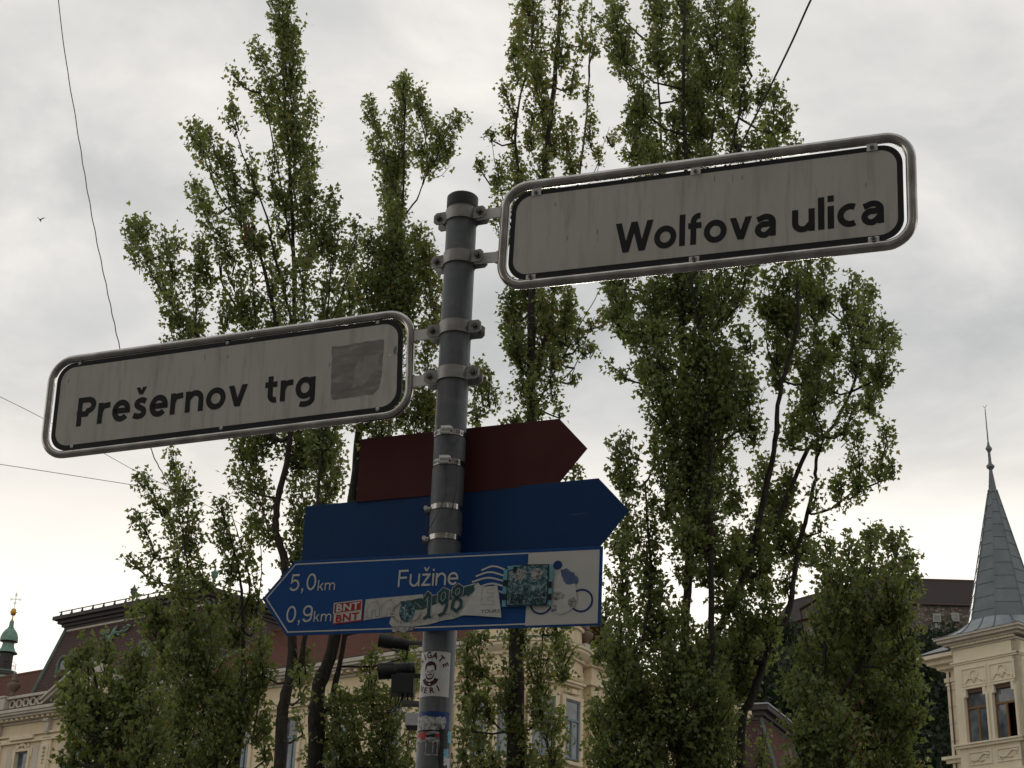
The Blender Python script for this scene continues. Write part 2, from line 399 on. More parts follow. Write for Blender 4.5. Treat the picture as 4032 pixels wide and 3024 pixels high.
def leaf_mesh(name, pos, axis, size, tint, yellow, rng, mat, parent=None, thin=False):
    """many small pointed leaves, two folded quads each"""
    n = len(pos)
    ax = axis/np.linalg.norm(axis, axis=1, keepdims=True)
    rnd = rng.normal(size=(n, 3)); sd_ = np.cross(ax, rnd); sd_ /= np.linalg.norm(sd_, axis=1, keepdims=True)
    nm = np.cross(ax, sd_)
    T = np.array([(0, 0, 0), (-.50, .30, .10), (-.24, .52, .04), (0, 1.0, -.10), (.24, .52, .04), (.50, .30, .10)])
    wid = size*rng.uniform(.82, 1.12, n)
    v = pos[:, None, :]+sd_[:, None, :]*(T[None, :, 0:1]*wid[:, None, None])+ax[:, None, :]*(T[None, :, 1:2]*size[:, None, None])+nm[:, None, :]*(T[None, :, 2:3]*size[:, None, None])
    v = v.reshape(-1, 3)
    b = (np.arange(n)*6)[:, None]
    q = np.concatenate([b+np.array([[0, 3, 2, 1]]), b+np.array([[0, 5, 4, 3]])], 1).reshape(-1)
    me = bpy.data.meshes.new(name)
    me.vertices.add(len(v)); me.vertices.foreach_set('co', v.astype(np.float32).ravel())
    me.loops.add(len(q)); me.loops.foreach_set('vertex_index', q.astype(np.int32))
    nf = len(q)//4
    me.polygons.add(nf); me.polygons.foreach_set('loop_start', np.arange(0, nf*4, 4, dtype=np.int32))
    me.update(calc_edges=True)
    for nm_, arr in (('tint', tint), ('yellow', yellow)):
        at = me.attributes.new(nm_, 'FLOAT', 'POINT'); at.data.foreach_set('value', np.repeat(arr, 6).astype(np.float32))
    return mkobj(name, me, mat, parent)

# the wood on the hill: crowns of leaf clumps
rng = np.random.default_rng(5)
pts = []; axs = []; szs = []; tns = []
for k in range(1300):
    y = rng.uniform(150, 297); azm = rng.uniform(.03, .345); x = y*azm*1.02
    h = hill_h(x, y)
    if h < 10: continue
    cr = rng.uniform(2.2, 4.2); n = int(60*cr)
    d = rng.normal(size=(n, 3)); d /= np.linalg.norm(d, axis=1, keepdims=True); d[:, 2] = np.abs(d[:, 2])*1.1-.1
    rad = cr*(.75+.35*rng.random((n, 1)))*(1+.22*np.sin(d[:, :1]*7+k)+.18*np.sin(d[:, 1:2]*9+2*k))
    pts.append(np.array([x, y, h+cr*.5])+d*rad); axs.append(d+rng.normal(size=(n, 3))*.6); szs.append(rng.uniform(.5, 1.1, n)); tns.append(np.clip(rng.uniform(.1, .9)+rng.normal(size=n)*.15, 0, 1))
pp = np.concatenate(pts)
w = leaf_mesh('hillside_wood', pp, np.concatenate(axs), np.concatenate(szs), np.concatenate(tns), np.zeros(len(pp)), rng, M_['woodleaf'])
tag(w, 'dark green wood covering the castle hill behind the poplars', 'wood', kind='stuff')

# ------------------------------------------------------------------ palace with mansard pavilion and round corner turret
def front_wall(m, s0, s1, z0, z1, wins, zt, zb, hw, y0=0.0, y1=.45):
    """wall skin with rectangular window openings"""
    m.box(s0, s1, y0, y1, z0, zb); m.box(s0, s1, y0, y1, zt, z1)
    e = s0
    for c in wins:
        m.box(e, c-hw, y0, y1, zb, zt); e = c+hw
    m.box(e, s1, y0, y1, zb, zt)

def make_window(parent, M, w, h, paint, surround=True, curtain=False, open_leaf=False, name='window', trim=None):
    """M: window plane, origin bottom centre, x along the wall, -y outwards"""
    f = MB(); t_ = .07
    f.box(-w/2, -w/2+t_, .14, .24, 0, h, M); f.box(w/2-t_, w/2, .14, .24, 0, h, M); f.box(-w/2+t_, w/2-t_, .142, .238, 0, t_, M); f.box(-w/2+t_, w/2-t_, .142, .238, h-t_, h, M)
    f.box(-w/2+t_, w/2-t_, .12, .22, h*.64, h*.64+.10, M)
    f.box(-.05, .05, .13, .225, t_, h*.64, M)
    o = f.build(name, paint, parent)
    for (a, b, c, d) in ((-w/2+t_, -.05, t_, h*.64), (.05, w/2-t_, t_, h*.64), (-w/2+t_, w/2-t_, h*.64+.1, h-t_)):
        if open_leaf and a > 0:
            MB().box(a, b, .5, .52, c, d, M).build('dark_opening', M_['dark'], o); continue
        MB().box(a, b, .185, .195, c, d, M).build('pane', M_['glass'], o)
        if curtain: MB().box(a+.02, b-.12 if a > -w/2+.1 else b-.03, .26, .27, c, d, M).build('curtain', M_['curtain'], o)
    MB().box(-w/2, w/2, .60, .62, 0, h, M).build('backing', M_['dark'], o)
    return o

PO = (-25.1, 86.5, 0); PYAW = R(-37.6)
pal = thing('palace', 'cream palace with brown mansard roof, stone balustrade and round corner turret behind the poplars', 'building', PO, PYAW)
T = Matrix.Translation
TS, TY, TR = 32.2, 1.2, 2.4       # turret centre and radius
wins = [-10.2, -5.6, -1.0, 3.6, 8.2, 12.9, 16.1, 19.3, 22.5, 25.7, 28.4]
ZB, ZT = 13.35, 15.97
m = MB(); front_wall(m, -16, 30.6, 0, 17.0, wins, ZT, ZB, .54)
m.box(-16, 34, 13.5, 14, 0, 17); m.box(-16.2, -16, 0, 14, 0, 17); m.box(34.0, 34.2, 2.0, 14, 0, 17.0)
m.box(-16, 34, .46, 13.4, 12.2, 12.4)
m.build('wall', M_['plaster'], pal)
# pale recessed panels, pilasters, consoles
for i, c in enumerate(wins):
    w = make_window(pal, T((c, 0, ZB)), 1.08, ZT-ZB, M_['blueframe'])
    f = MB()
    f.box(c-.74, c-.54, -.10, .0, ZB-.1, ZT+.16); f.box(c+.54, c+.74, -.10, .0, ZB-.1, ZT+.16); f.box(c-.54, c+.54, -.10, 0, ZT, ZT+.16)
    f.box(c-.86, c-.74, -.07, 0, ZT-.35, ZT+.16); f.box(c+.74, c+.86, -.07, 0, ZT-.35, ZT+.16)
    f.build('surround', M_['trim'], w, bevel=.02)
    MB().box(c-.85, c+.85, -.22, 0, ZB-.26, ZB-.1).build('sill', M_['trim'], w)
    h = MB(); h.box(c-.86, c+.86, -.14, 0, ZT+.46, ZT+.60); h.box(c-1.02, c+1.02, -.30, 0, ZT+.60, ZT+.80); h.build('hood', M_['trim'], w, bevel=.03)
    h = MB()
    for k in range(9):
        a = math.pi*(k/8.0); h.cbox((c+.36*math.cos(a), -.07, ZT+.17+.2*math.sin(a)), (.13, .12, .11))
    h.lathe([(0, .12), (.09, .09), (.12, 0), (.08, -.1), (0, -.14)], 8, (c, -.08, ZT+.33)); h.cbox((c-.5, -.05, ZT+.30), (.12, .1, .2)); h.cbox((c+.5, -.05, ZT+.30), (.12, .1, .2))
    h.build('hood_ornament', M_['trim'], w, smooth=50)
    for sgn in (-1, 1):
        if -6 < c < 12:
            MB().box(c+sgn*1.12-.24, c+sgn*1.12+.24, -.022, 0, ZB, ZT+.25).build('wall_panel', M_['pale'], pal)
def console(c, z):
    k = MB()
    k.prism([(c-.20, z), (c+.20, z), (c+.16, z-.5), (c+.10, z-.85), (c-.10, z-.85), (c-.16, z-.5)], -.26, 0)
    k.tube([(c-.22, -.28, z-.12), (c+.22, -.28, z-.12)], .12, 10); k.tube([(c-.13, -.20, z-.72), (c+.13, -.20, z-.72)], .09, 10)
    return k
pil = [-3.3, 1.06, 5.9, 10.5]
for c in pil:
    p = MB(); p.box(c-.42, c+.42, -.12, 0, 6, 16.6); p.box(c-.30, c+.30, -.16, -.12, 12.5, 16.2); p.build('pilaster', M_['trim'], pal, bevel=.02)
    console(c, 17.6).build('console', M_['stone'], pal, smooth=40)
    d = MB()
    for k, (dz, rr) in enumerate(((0, .11), (-.22, .09), (-.42, .10), (-.62, .07), (-.8, .05))): d.lathe([(0, rr), (rr*.8, rr*.5), (rr, 0), (rr*.7, -rr*.6), (0, -rr)], 8, (c, -.2, 16.0+dz))
    d.build('garland', M_['stone'], pal, smooth=60)
def trim_run(s0, s1, profile, y=0.0):
    m = MB()
    for (z0, z1, out) in profile: m.box(s0, s1, y-out, y+.3, z0, z1)
    return m
trim_run(-16.1, 30.2, [(16.42, 16.50, .20), (16.50, 16.66, .12)]).build('string_course', M_['trim'], pal)
trim_run(-16.1, 30.2, [(16.80, 16.90, .16)]).build('string_course', M_['trim'], pal)
MB().box(-16, 34.1, .01, .45, 17.0, 17.5).build('frieze', M_['plaster'], pal)
trim_run(-16.2, 30.1, [(17.50, 17.62, .14), (17.74, 17.86, .62), (17.86, 17.98, .78), (17.98, 18.16, .86)]).build('cornice', M_['stone'], pal, bevel=.025)
dm = MB(); dm.box(-.11, .11, -.50, 0, 17.625, 17.735); d0 = None
for k in range(86):
    s = -8.0+k*.445
    if d0 is None: d0 = dm.build('dentil', M_['trim'], pal); d0.location.x = s
    else: copy_part(d0, pal, (s, 0, 0))
MB().box(-16.2, 30.1, -.84, .6, 18.165, 18.22).build('gutter', M_['lead'], pal)
# balustrades with rings
def ring(c, z, rx, rz, y):
    return MB().tube([(c+rx*math.cos(a*math.pi/10), y, z+rz*math.sin(a*math.pi/10)) for a in range(20)], .075, 8, closed=True)
r0 = ring(0, 0, .225, .215, 0).build('baluster_ring', M_['stone'], pal, smooth=60)
rk = MB().lathe([(0, .12), (.07, .08), (.09, 0), (.07, -.08), (0, -.12)], 8).build('baluster_boss', M_['stone'], pal, smooth=60)
first = True
for (a, b) in ((-2.55, .95), (7.6, 11.6)):
    n = int(round((b-a)/.615))
    MB().box(a-.1, b+.1, -.45, -.05, 18.225, 18.36).build('balustrade_plinth', M_['stone'], pal, bevel=.02)
    MB().box(a-.1, b+.1, -.47, -.03, 18.86, 19.02).build('handrail', M_['stone'], pal, bevel=.02)
    for k in range(n):
        s = a+.3+k*.615
        if first: r0.location = (s, -.25, 18.61); rk.location = (s+.307, -.25, 18.61); first = False
        else: copy_part(r0, pal, (s, -.25, 18.61)); copy_part(rk, pal, (s+.307, -.25, 18.61))
def urn(c, y, z, sc=1.0):
    pr_ = [(.20, 0), (.22, .05), (.12, .12), (.10, .22), (.15, .30), (.27, .42), (.33, .58), (.30, .66), (.20, .70), (.17, .76), (.20, .80), (.15, .92), (.13, 1.05), (.07, 1.18), (0, 1.25)]
    return MB().lathe([(r*sc, h*sc) for r, h in pr_], 12, (c, y, z))
for c in (-3.0, 12.1):
    p = MB(); p.box(c-.45, c+.45, -.60, .2, 18.225, 18.95); p.box(c-.52, c+.52, -.67, .27, 18.95, 19.06); p.build('pier', M_['stone'], pal, bevel=.03)
    urn(c+.55 if c < 0 else c, -.2, 19.06, 1.12).build('urn', M_['urn'], pal, smooth=50)
# pediment
p = MB()
p.prism([(1.15, 18.23), (7.25, 18.23), (4.2, 20.05)], -.35, 1.2); p.build('pediment', M_['plaster'], pal)
p = MB()
def bar(m, a, b, w, y0, y1):
    a = Vector((a[0], 0, a[1])); b = Vector((b[0], 0, b[1])); d = (b-a).normalized(); nrm = Vector((-d.z, 0, d.x))*w
    if nrm.z < 0: nrm = -nrm
    m.prism([(a.x, a.z), (b.x, b.z), (b.x+nrm.x, b.z+nrm.z), (a.x+nrm.x, a.z+nrm.z)], y0, y1)
bar(p, (.95, 18.25), (4.2, 20.05), .18, -.70, 1.2); bar(p, (7.45, 18.25), (4.2, 20.05), .18, -.703, 1.2)
bar(p, (.95, 18.43), (4.2, 20.23), .11, -.85, 1.2); bar(p, (7.45, 18.43), (4.2, 20.23), .11, -.853, 1.2)
p.build('raking_cornice', M_['stone'], pal)
p = MB(); p.lathe([(0, .0), (.5, .02), (.55, .12), (.35, .2), (0, .22)], 14); q = p.build('pediment_shield', M_['stone'], pal, smooth=50); q.location = (4.2, -.4, 19.0); q.rotation_euler = (R(90), 0, 0)
# mansard pavilion
zb, zt = 18.6, 23.35
A_ = [(-1.75, .3, zb), (12.3, .3, zb), (12.3, 10.5, zb), (-1.75, 10.5, zb)]
B_ = [(-1.72, 2.2, zt), (10.1, 2.2, zt), (10.1, 8.6, zt), (-1.72, 8.6, zt)]
m = MB(); m.add(A_+B_, [(0, 1, 5, 4), (2, 3, 7, 6), (3, 0, 4, 7), (4, 5, 6, 7), (3, 2, 1, 0)])
rf = m.build('mansard_roof', M_['slate'], pal)
MB().add([A_[1], A_[2], B_[2], B_[1], (12.1, .5, zb), (12.1, 10.3, zb), (9.9, 8.4, zt), (9.9, 2.4, zt)], [(0, 1, 2, 3), (7, 6, 5, 4), (0, 3, 7, 4), (1, 5, 6, 2)]).build('side_slope', M_['slate_r'], rf)
m = MB()
for (z0, z1, o) in ((23.30, 23.45, .10), (23.45, 23.62, .22), (23.62, 23.82, .40), (23.82, 24.03, .62)):
    m.box(-1.72-o, 10.1+o, 2.2-o, 8.6+o, z0, z1)
m.build('roof_lip', M_['lead'], rf)
MB().box(-1.76, 10.14, 2.13, 2.2, 23.12, 23.29).build('lip_band', M_['stone'], rf)
m = MB(); m.box(-2.1, 10.5, 1.75, 9.0, 24.035, 24.07); m.build('lip_capping', M_['copper'], rf)
for a, b in ((0, 4), (1, 5)):
    va, vb = Vector(A_[a]), Vector(B_[b-4])
    MB().tube([va, va.lerp(vb, .5), vb], .13, 8).build('hip_flashing', M_['copper_dark'], rf, smooth=60)
g = MB(); g.tube([(-1.9, 1.68, 24.26), (10.4, 1.68, 24.26)], .035, 6); g.tube([(10.55, 1.7, 24.26), (10.55, 8.8, 24.26)], .035, 6); g.build('snow_rail', M_['irongrey'], rf)
g0 = None
for k in range(14):
    s = -1.7+k*.93
    if g0 is None:
        g0 = MB().lathe([(.09, 0), (.05, .10), (.05, .2), (0, .26)], 6).build('rail_post', M_['iron'], rf); g0.location = (s, 1.68, 24.06)
    else: copy_part(g0, rf, (s, 1.68, 24.06))
for s in (3.45, 10.0):
    fi = MB().lathe([(.05, 0), (.05, .55), (.10, .58), (.08, .66), (.14, .72), (.20, .84), (.17, .93), (.22, .97), (.20, 1.03), (.09, 1.10), (.05, 1.2), (0, 1.34)], 8, (s, 2.5, 24.06))
    fi.build('roof_finial', M_['copper_dark'] if s < 5 else M_['copper'], rf, smooth=50)
def roof_pt(s, z, out=0.0):
    k = (z-zb)/(zt-zb); return (s, .3+1.9*k-out, z)
for s in (.42, 7.1):                                   # round-headed dormers
    d = MB(); z0 = 20.15
    arc = [(s-.42, z0), (s-.42, z0+.55)]+[(s+.42*math.cos(a*math.pi/10), z0+.55+.5*math.sin(a*math.pi/10)) for a in range(9, 0, -1)]+[(s+.42, z0+.55), (s+.42, z0)]
    yb = roof_pt(s, z0)[1]
    d.prism(arc, yb-.18, yb+1.1)
    dor = d.build('dormer', M_['copper_dark'], rf)
    MB().tube([(x, yb-.2, z) for x, z in arc], .11, 8).build('dormer_frame', M_['copper_dark'], dor, smooth=60)
    MB().prism([(s+.27*math.cos(a*math.pi/8), z0+.52+.36*math.sin(a*math.pi/8)) for a in range(16)], yb-.20, yb-.19).build('pane', M_['glass'], dor)
    MB().lathe([(0, .3), (.2, .26), (.30, .1), (.22, -.12), (0, -.2)], 10, (s+.1, yb-.25, z0+.02)).build('dormer_ornament', M_['urn'], dor, smooth=50)
random.seed(4)
o_ = MB(); cx, czz = 3.1, 22.35                          # green scroll ornament on the slates
for k in range(-7, 8):
    s = cx+k*.165; z = czz+.10*math.sin(k*1.3)+.022*abs(k)-.16*math.cos(k*.42)
    a = random.uniform(-.9, .9)
    L = random.uniform(.18, .32)
    q = [roof_pt(s, z, .12), roof_pt(s+L*.5*math.cos(a), z+L*.5*math.sin(a), .2), roof_pt(s+L*math.cos(a), z+L*math.sin(a), .14)]
    o_.tube(q, [.02, .075, .012], 6)
o_.tube([roof_pt(cx+.17*k, czz+.12*math.sin(k*.9)+.02*abs(k)-.1*math.cos(k*.4), .1) for k in range(-7, 8)], .05, 6)
o_.tube([roof_pt(cx-.06, czz-.05, .12), roof_pt(cx-.03, czz-.30, .15), roof_pt(cx-.10, czz-.52, .12)], [.11, .085, .015], 6)
o_.tube([roof_pt(cx+.02, czz-.05, .12), roof_pt(cx+.10, czz+.25, .18), roof_pt(cx+.05, czz+.55, .1)], [.10, .10, .03], 6)
o_.build('roof_scroll', M_['copper'], rf, smooth=60)
# red tiled wings, each course a real step
def tiled(parent, s0, s1, y0, z0, y1, z1, n, name='tiled_roof'):
    m = MB(); vs = []
    for k in range(n):
        a, b = k/n, (k+1)/n
        ya, za = y0+(y1-y0)*a, z0+(z1-z0)*a; yb_, zb_ = y0+(y1-y0)*b, z0+(z1-z0)*b
        m.add([(s0, ya, za+.06), (s1, ya, za+.06), (s1, yb_, zb_), (s0, yb_, zb_), (s0, ya, za), (s1, ya, za)], [(0, 1, 2, 3), (4, 5, 1, 0)])
    m.add([(s0, y1, z1), (s1, y1, z1), (s1, 2*y1-y0, z0), (s0, 2*y1-y0, z0)], [(0, 1, 2, 3)])
    o = m.build(name, M_['tile'], parent)
    r = MB()
    k = s0
    while k < s1:
        r.tube([(k, y1, z1+.02), (k+.36, y1, z1+.05)], [.14, .11], 8); k += .36
    r.build('ridge_tiles', M_['tile'], o, smooth=50)
    return o
tiled(pal, -16, -1.8, -.2, 18.25, 6.4, 22.55, 30)
tiled(pal, 11.0, 31.0, -.6, 18.25, 6.4, 22.55, 30)
MB().tube([(12.3, .3, 18.85), (11.2, 3.4, 20.75), (10.5, 5.6, 22.0)], .15, 6).build('valley_flashing', M_['copper'], rf)
# round corner turret
tu = MB(); tu.lathe([(TR, 0), (TR, 17.0)], 48, (TS, TY, 0)); tu.build('turret_wall', M_['plaster'], pal, smooth=60)
cor = MB(); cor.lathe([(TR, 16.35), (TR+.10, 16.37), (TR+.16, 16.48), (TR+.08, 16.55), (TR+.08, 16.66), (TR, 16.7), (TR, 17.2), (TR+.12, 17.22), (TR+.14, 17.34), (TR+.26, 17.40), (TR+.34, 17.52), (TR+.38, 17.56), (TR+.38, 17.66), (TR+.46, 17.70), (TR+.46, 17.80), (TR-.2, 17.86)], 56, (TS, TY, 0))
cor.build('turret_cornice', M_['trim'], pal, smooth=30)
MB().lathe([(TR+.44, 17.81), (TR-.02, 18.02), (TR-.05, 18.02)], 48, (TS, TY, 0)).build('turret_apron', M_['copper_dark'], pal, smooth=40)
MB().lathe([(TR-.06, 17.9), (TR-.06, 18.62), (TR+.04, 18.66), (TR+.06, 18.80), (TR-.2, 18.82)], 48, (TS, TY, 0)).build('turret_attic', M_['plaster'], pal, smooth=30)
MB().lathe([(TR+.08, 18.80), (TR+.1, 18.95), (TR-.5, 19.5), (TR-1.2, 20.3), (.5, 21.2), (.12, 21.5), (0, 22.6)], 32, (TS, TY, 0)).build('turret_roof', M_['lead'], pal, smooth=40)
for k, deg in enumerate((-4.0, -37.0, -70.0, -103.0)):
    a = R(deg); Mw = T((TS+TR*math.cos(a), TY+TR*math.sin(a), 0)) @ Matrix.Rotation(a+R(90), 4, 'Z')
    wi = make_window(pal, Mw @ T((0, -.27, 13.0)), .98, 2.45, M_['blueframe'], curtain=(k == 2))
    f = MB(); f.box(-.68, -.49, -.20, .14, 12.9, 15.62, Mw); f.box(.49, .68, -.20, .14, 12.9, 15.62, Mw); f.box(-.49, .49, -.20, .14, 15.45, 15.62, Mw); f.box(-.62, .62, -.26, .1, 12.75, 12.9, Mw)
    f.build('surround', M_['trim'], wi, bevel=.025)
    h = MB(); h.box(-.62, .62, -.22, .1, 16.02, 16.12, Mw); h.box(-.72, .72, -.30, .1, 16.12, 16.24, Mw); h.cbox((0, -.16, 15.8), (.34, .2, .22), Mw); h.cbox((-.36, -.14, 15.78), (.22, .12, .12), Mw); h.cbox((.36, -.14, 15.78), (.22, .12, .12), Mw)
    h.build('hood', M_['trim'], wi, bevel=.03)
# the side wing running back from the turret
m = MB(); m.box(34.2, 34.6, 2.6, 16, 0, 17.2); m.build('side_wall', M_['plaster'], pal)
m = MB()
for (z0, z1, o) in ((16.4, 16.6, .12), (17.2, 17.35, .15), (17.35, 17.52, .38), (17.52, 17.7, .46)): m.box(34.2, 34.6+o, 2.4, 16, z0, z1)
m.build('side_cornice', M_['trim'], pal)
for y in (4.6, 8.0, 11.4):
    Mw = T((34.6, y, 13.0)) @ Matrix.Rotation(R(90), 4, 'Z')
    w = make_window(pal, Mw @ T((0, -.27, 0)), 1.0, 2.5, M_['blueframe'])
    f = MB(); f.box(-.7, -.5, -.1, .14, -.1, 2.66, Mw); f.box(.5, .7, -.1, .14, -.1, 2.66, Mw); f.box(-.5, .5, -.1, .14, 2.5, 2.66, Mw); f.box(-.8, .8, -.25, 0, 3.0, 3.2, Mw); f.build('surround', M_['trim'], w)
MB().box(33.9, 34.75, 1.9, 3.3, 17.71, 18.1).build('pier', M_['stone'], pal, bevel=.03)
urn(34.3, 2.6, 18.1, .95).build('urn', M_['urn'], pal, smooth=50)

# ------------------------------------------------------------------ second mansard building further back
C2 = Vector((16.46, 95, 0)); da = Vector((math.cos(R(-22)), math.sin(R(-22)), 0)); db = Vector((math.cos(R(66)), math.sin(R(66)), 0))
b2 = thing('mansard_house', 'house with brown mansard roof and green copper hip, half hidden between the right poplars', 'building', (C2.x, C2.y, 0))
def q2(a, b, z): v = -da*a+db*b; return (v.x, v.y, z)
m = MB(); LA, LB = 15.0, 9.0
bt = [q2(0, 0, 0), q2(LA, 0, 0), q2(LA, LB, 0), q2(0, LB, 0)]; tp = [(x, y, 17.6) for x, y, z in bt]
m.add(bt+tp, [(0, 4, 5, 1), (1, 5, 6, 2), (2, 6, 7, 3), (3, 7, 4, 0), (4, 7, 6, 5)]); m.build('wall', M_['plaster'], b2)
zb2, zt2 = 17.6, 21.2
A2 = [q2(-.2, -.2, zb2), q2(LA+.2, -.2, zb2), q2(LA+.2, LB, zb2), q2(-.2, LB, zb2)]; B2 = [q2(1.0, 1.0, zt2), q2(LA-1, 1.0, zt2), q2(LA-1, LB-1, zt2), q2(1.0, LB-1, zt2)]
m = MB(); m.add(A2+B2, [(1, 0, 4, 5), (2, 1, 5, 6), (3, 2, 6, 7), (4, 7, 6, 5)]); rf2 = m.build('mansard_roof', M_['slate'], b2)
m = MB()
for k in range(20):                                       # tile courses on the side slope
    a, b = k/20, (k+1)/20
    def lp(i, j, t, o): return tuple(Vector(A2[i]).lerp(Vector(B2[j]), t)+da*o)
    m.add([lp(0, 0, a, .06), lp(3, 3, a, .06), lp(3, 3, b, .01), lp(0, 0, b, .01), lp(0, 0, a, 0), lp(3, 3, a, 0)], [(0, 1, 2, 3), (4, 5, 1, 0)])
m.build('side_slope', M_['tile'], rf2)
m = MB()
for (z0, z1, o) in ((21.0, 21.25, .12), (21.25, 21.55, .3), (21.55, 21.85, .6)):
    c = [q2(1-o, 1-o, 0), q2(LA-1+o, 1-o, 0), q2(LA-1+o, LB-1+o, 0), q2(1-o, LB-1+o, 0)]
    m.slab([(x, y) for x, y, z in reversed(c)], z0, z1)
m.build('roof_lip', M_['lead'], rf2)
c = [q2(.35, .35, 0), q2(LA, .35, 0), q2(LA, LB, 0), q2(.35, LB, 0)]
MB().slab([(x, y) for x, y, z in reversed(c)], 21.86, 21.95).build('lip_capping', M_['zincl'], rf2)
for i in (0, 3): MB().tube([A2[i], B2[i]], .10, 6).build('hip_flashing', M_['copper_dark'], rf2)
d = MB(); v = [q2(4.2, -.35, 17.9), q2(3.2, -.35, 17.9), q2(3.2, .6, 17.9), q2(4.2, .6, 17.9)]; d.slab([(x, y) for x, y, z in v], 17.9, 18.9); dd_ = d.build('dormer', M_['lead'], rf2)
v = [q2(4.4, -.5, 0), q2(3.0, -.5, 0), q2(3.0, .8, 0), q2(4.4, .8, 0)]; MB().slab([(x, y) for x, y, z in v], 18.91, 19.02).build('dormer_roof', M_['zincl'], dd_)
u_ = urn(0, 0, 0, 1.7).build('urn', M_['urn'], b2, smooth=50); u_.location = q2(-.9, -.3, 17.0)
MB().cbox((q2(-.9, -.3, 0)[0], q2(-.9, -.3, 0)[1], 8.5), (1.1, 1.1, 17.0)).build('pier', M_['stone'], b2)

# ------------------------------------------------------------------ bay tower with zinc spire on the right
TO = (23.40, 70.26, 0); TYAW = R(-53)
tw = thing('corner_tower_house', 'pale yellow corner house with grey zinc spire at the right edge', 'building', TO, TYAW)
BW = 3.55
cs = (-2.46, -.92)                 # window centres
def tower_face(Mf, main):
    m = MB()
    def bx(*a): m.box(*a[:6], Mf)
    # wall skin with the two window openings
    for (x0, x1, z0, z1) in ((-BW, 0, 0, 15.50), (-BW, -3.06, 15.5, 17.98), (-1.86, -1.52, 15.5, 17.98), (-.32, 0, 15.5, 17.98), (-BW, 0, 17.98, 19.9)):
        bx(x0, x1, 0, .3, z0, z1)
    w_ = m.build('wall', M_['tower_plaster'], tw)
    for grp in (((14.05, 14.18, .10),), ((15.30, 15.42, .16), (15.42, 15.50, .24)), ((19.18, 19.26, .06), (19.26, 19.34, .12))):
        t_ = MB()
        for (z0, z1, o) in grp: t_.box(-BW-o, o if main else 0, -o, -.001, z0, z1, Mf)
        t_.build('string_course', M_['tower_trim'], tw)
    for c in cs:
        o = make_window(tw, Mf @ T((c, 0, 15.5)), 1.2, 2.48, M_['woodframe'], curtain=True, open_leaf=(c > -1.5 and main))
        MB().box(c-.42, c+.42, .04, .2, 17.80, 17.98, Mf).build('blind_box', M_['woodbox'], o)
        f = MB(); f.box(c-.70, c-.60, -.08, 0, 15.5, 17.70, Mf); f.box(c+.60, c+.70, -.08, 0, 15.5, 17.70, Mf); f.box(c-.60, c-.46, -.082, .1, 17.62, 17.98, Mf); f.box(c+.46, c+.60, -.082, .1, 17.62, 17.98, Mf); f.box(c-.66, c+.66, -.10, 0, 17.98, 18.06, Mf)
        f.tube([tuple(Mf @ Vector((c-.62, -.05, 17.66))), tuple(Mf @ Vector((c-.62, .1, 17.66)))], .09, 10); f.tube([tuple(Mf @ Vector((c+.62, -.05, 17.66))), tuple(Mf @ Vector((c+.62, .1, 17.66)))], .09, 10)
        f.build('surround', M_['tower_trim'], o)
        for (z0, z1, kind) in ((18.12, 19.00, 0), (14.5, 15.14, 1)):
            p = MB(); hw = .70 if kind == 0 else .64
            p.box(c-hw, c-hw+.06, -.05, 0, z0, z1, Mf); p.box(c+hw-.06, c+hw, -.05, 0, z0, z1, Mf); p.box(c-hw+.06, c+hw-.06, -.05, 0, z0, z0+.06, Mf); p.box(c-hw+.06, c+hw-.06, -.05, 0, z1-.09, z1, Mf)
            pn = p.build('relief_panel', M_['tower_trim'], tw)
            r = MB()
            def rp(x, z, y=-.03): return tuple(Mf @ Vector((c+x, y, z)))
            if kind == 0:
                zc = (z0+z1)/2+.06
                r.tube([rp(.21*math.cos(a*math.pi/9), zc+.21*math.sin(a*math.pi/9)) for a in range(18)], .038, 6, closed=True)
                r.tube([rp(x, zc-.12-.9*x*x+.05*math.sin(x*14)) for x in np.linspace(-.54, .54, 13)], [.02, .03, .04, .03, .04, .05, .05, .05, .04, .03, .04, .03, .02], 6)
                r.tube([rp(-.52, zc-.3), rp(-.55, zc-.42)], .04, 6); r.tube([rp(.52, zc-.3), rp(.55, zc-.42)], .04, 6)
                r.lathe([(0, 0)], 3)if False else r.tube([rp(0, zc-.12), rp(.02, zc-.28), rp(0, zc-.38)], [.10, .09, .02], 7)
            else:
                zc = (z0+z1)/2
                r.tube([rp(x, zc+.14*math.sin(x*6.0)+.02) for x in np.linspace(-.48, .48, 15)], [.02, .05, .06, .05, .06, .06, .05, .06, .05, .06, .05, .06, .05, .04, .02], 6)
                r.tube([rp(-.38+.10*math.cos(a), zc-.13+.10*math.sin(a)) for a in np.linspace(0, 5.2, 10)], .028, 6)
                r.tube([rp(.40+.10*math.cos(a), zc+.08+.10*math.sin(a)) for a in np.linspace(0, 5.2, 10)], .028, 6)
                r.tube([rp(-.1, zc-.1), rp(.1, zc-.16), rp(.25, zc-.12)], [.03, .05, .01], 6)
            r.build('relief', M_['tower_trim'], pn, smooth=60)
tower_face(Matrix.Identity(4), True)
tower_face(T((0, 0, 0)) @ Matrix.Rotation(R(90), 4, 'Z') @ T((BW, 0, 0)), False)
m = MB(); m.box(-BW, -BW+.3, .3, BW, 0, 19.9); m.box(-BW+.3, -.3, BW-.3, BW, 0, 19.9); m.box(-BW+.3, -.3, .31, BW-.3, 14.9, 15.0); m.box(-BW+.3, -.3, .9, 1.0, 15.0, 19.9); m.build('rear_wall', M_['tower_plaster'], tw)
m = MB()
for (z0, z1, o) in ((19.90, 20.0, .06), (20.10, 20.22, .30), (20.22, 20.36, .50), (20.36, 20.46, .60)):
    m.box(-BW-o, o, -o, BW+o, z0, z1)
m.build('eaves_cornice', M_['stone'], tw)
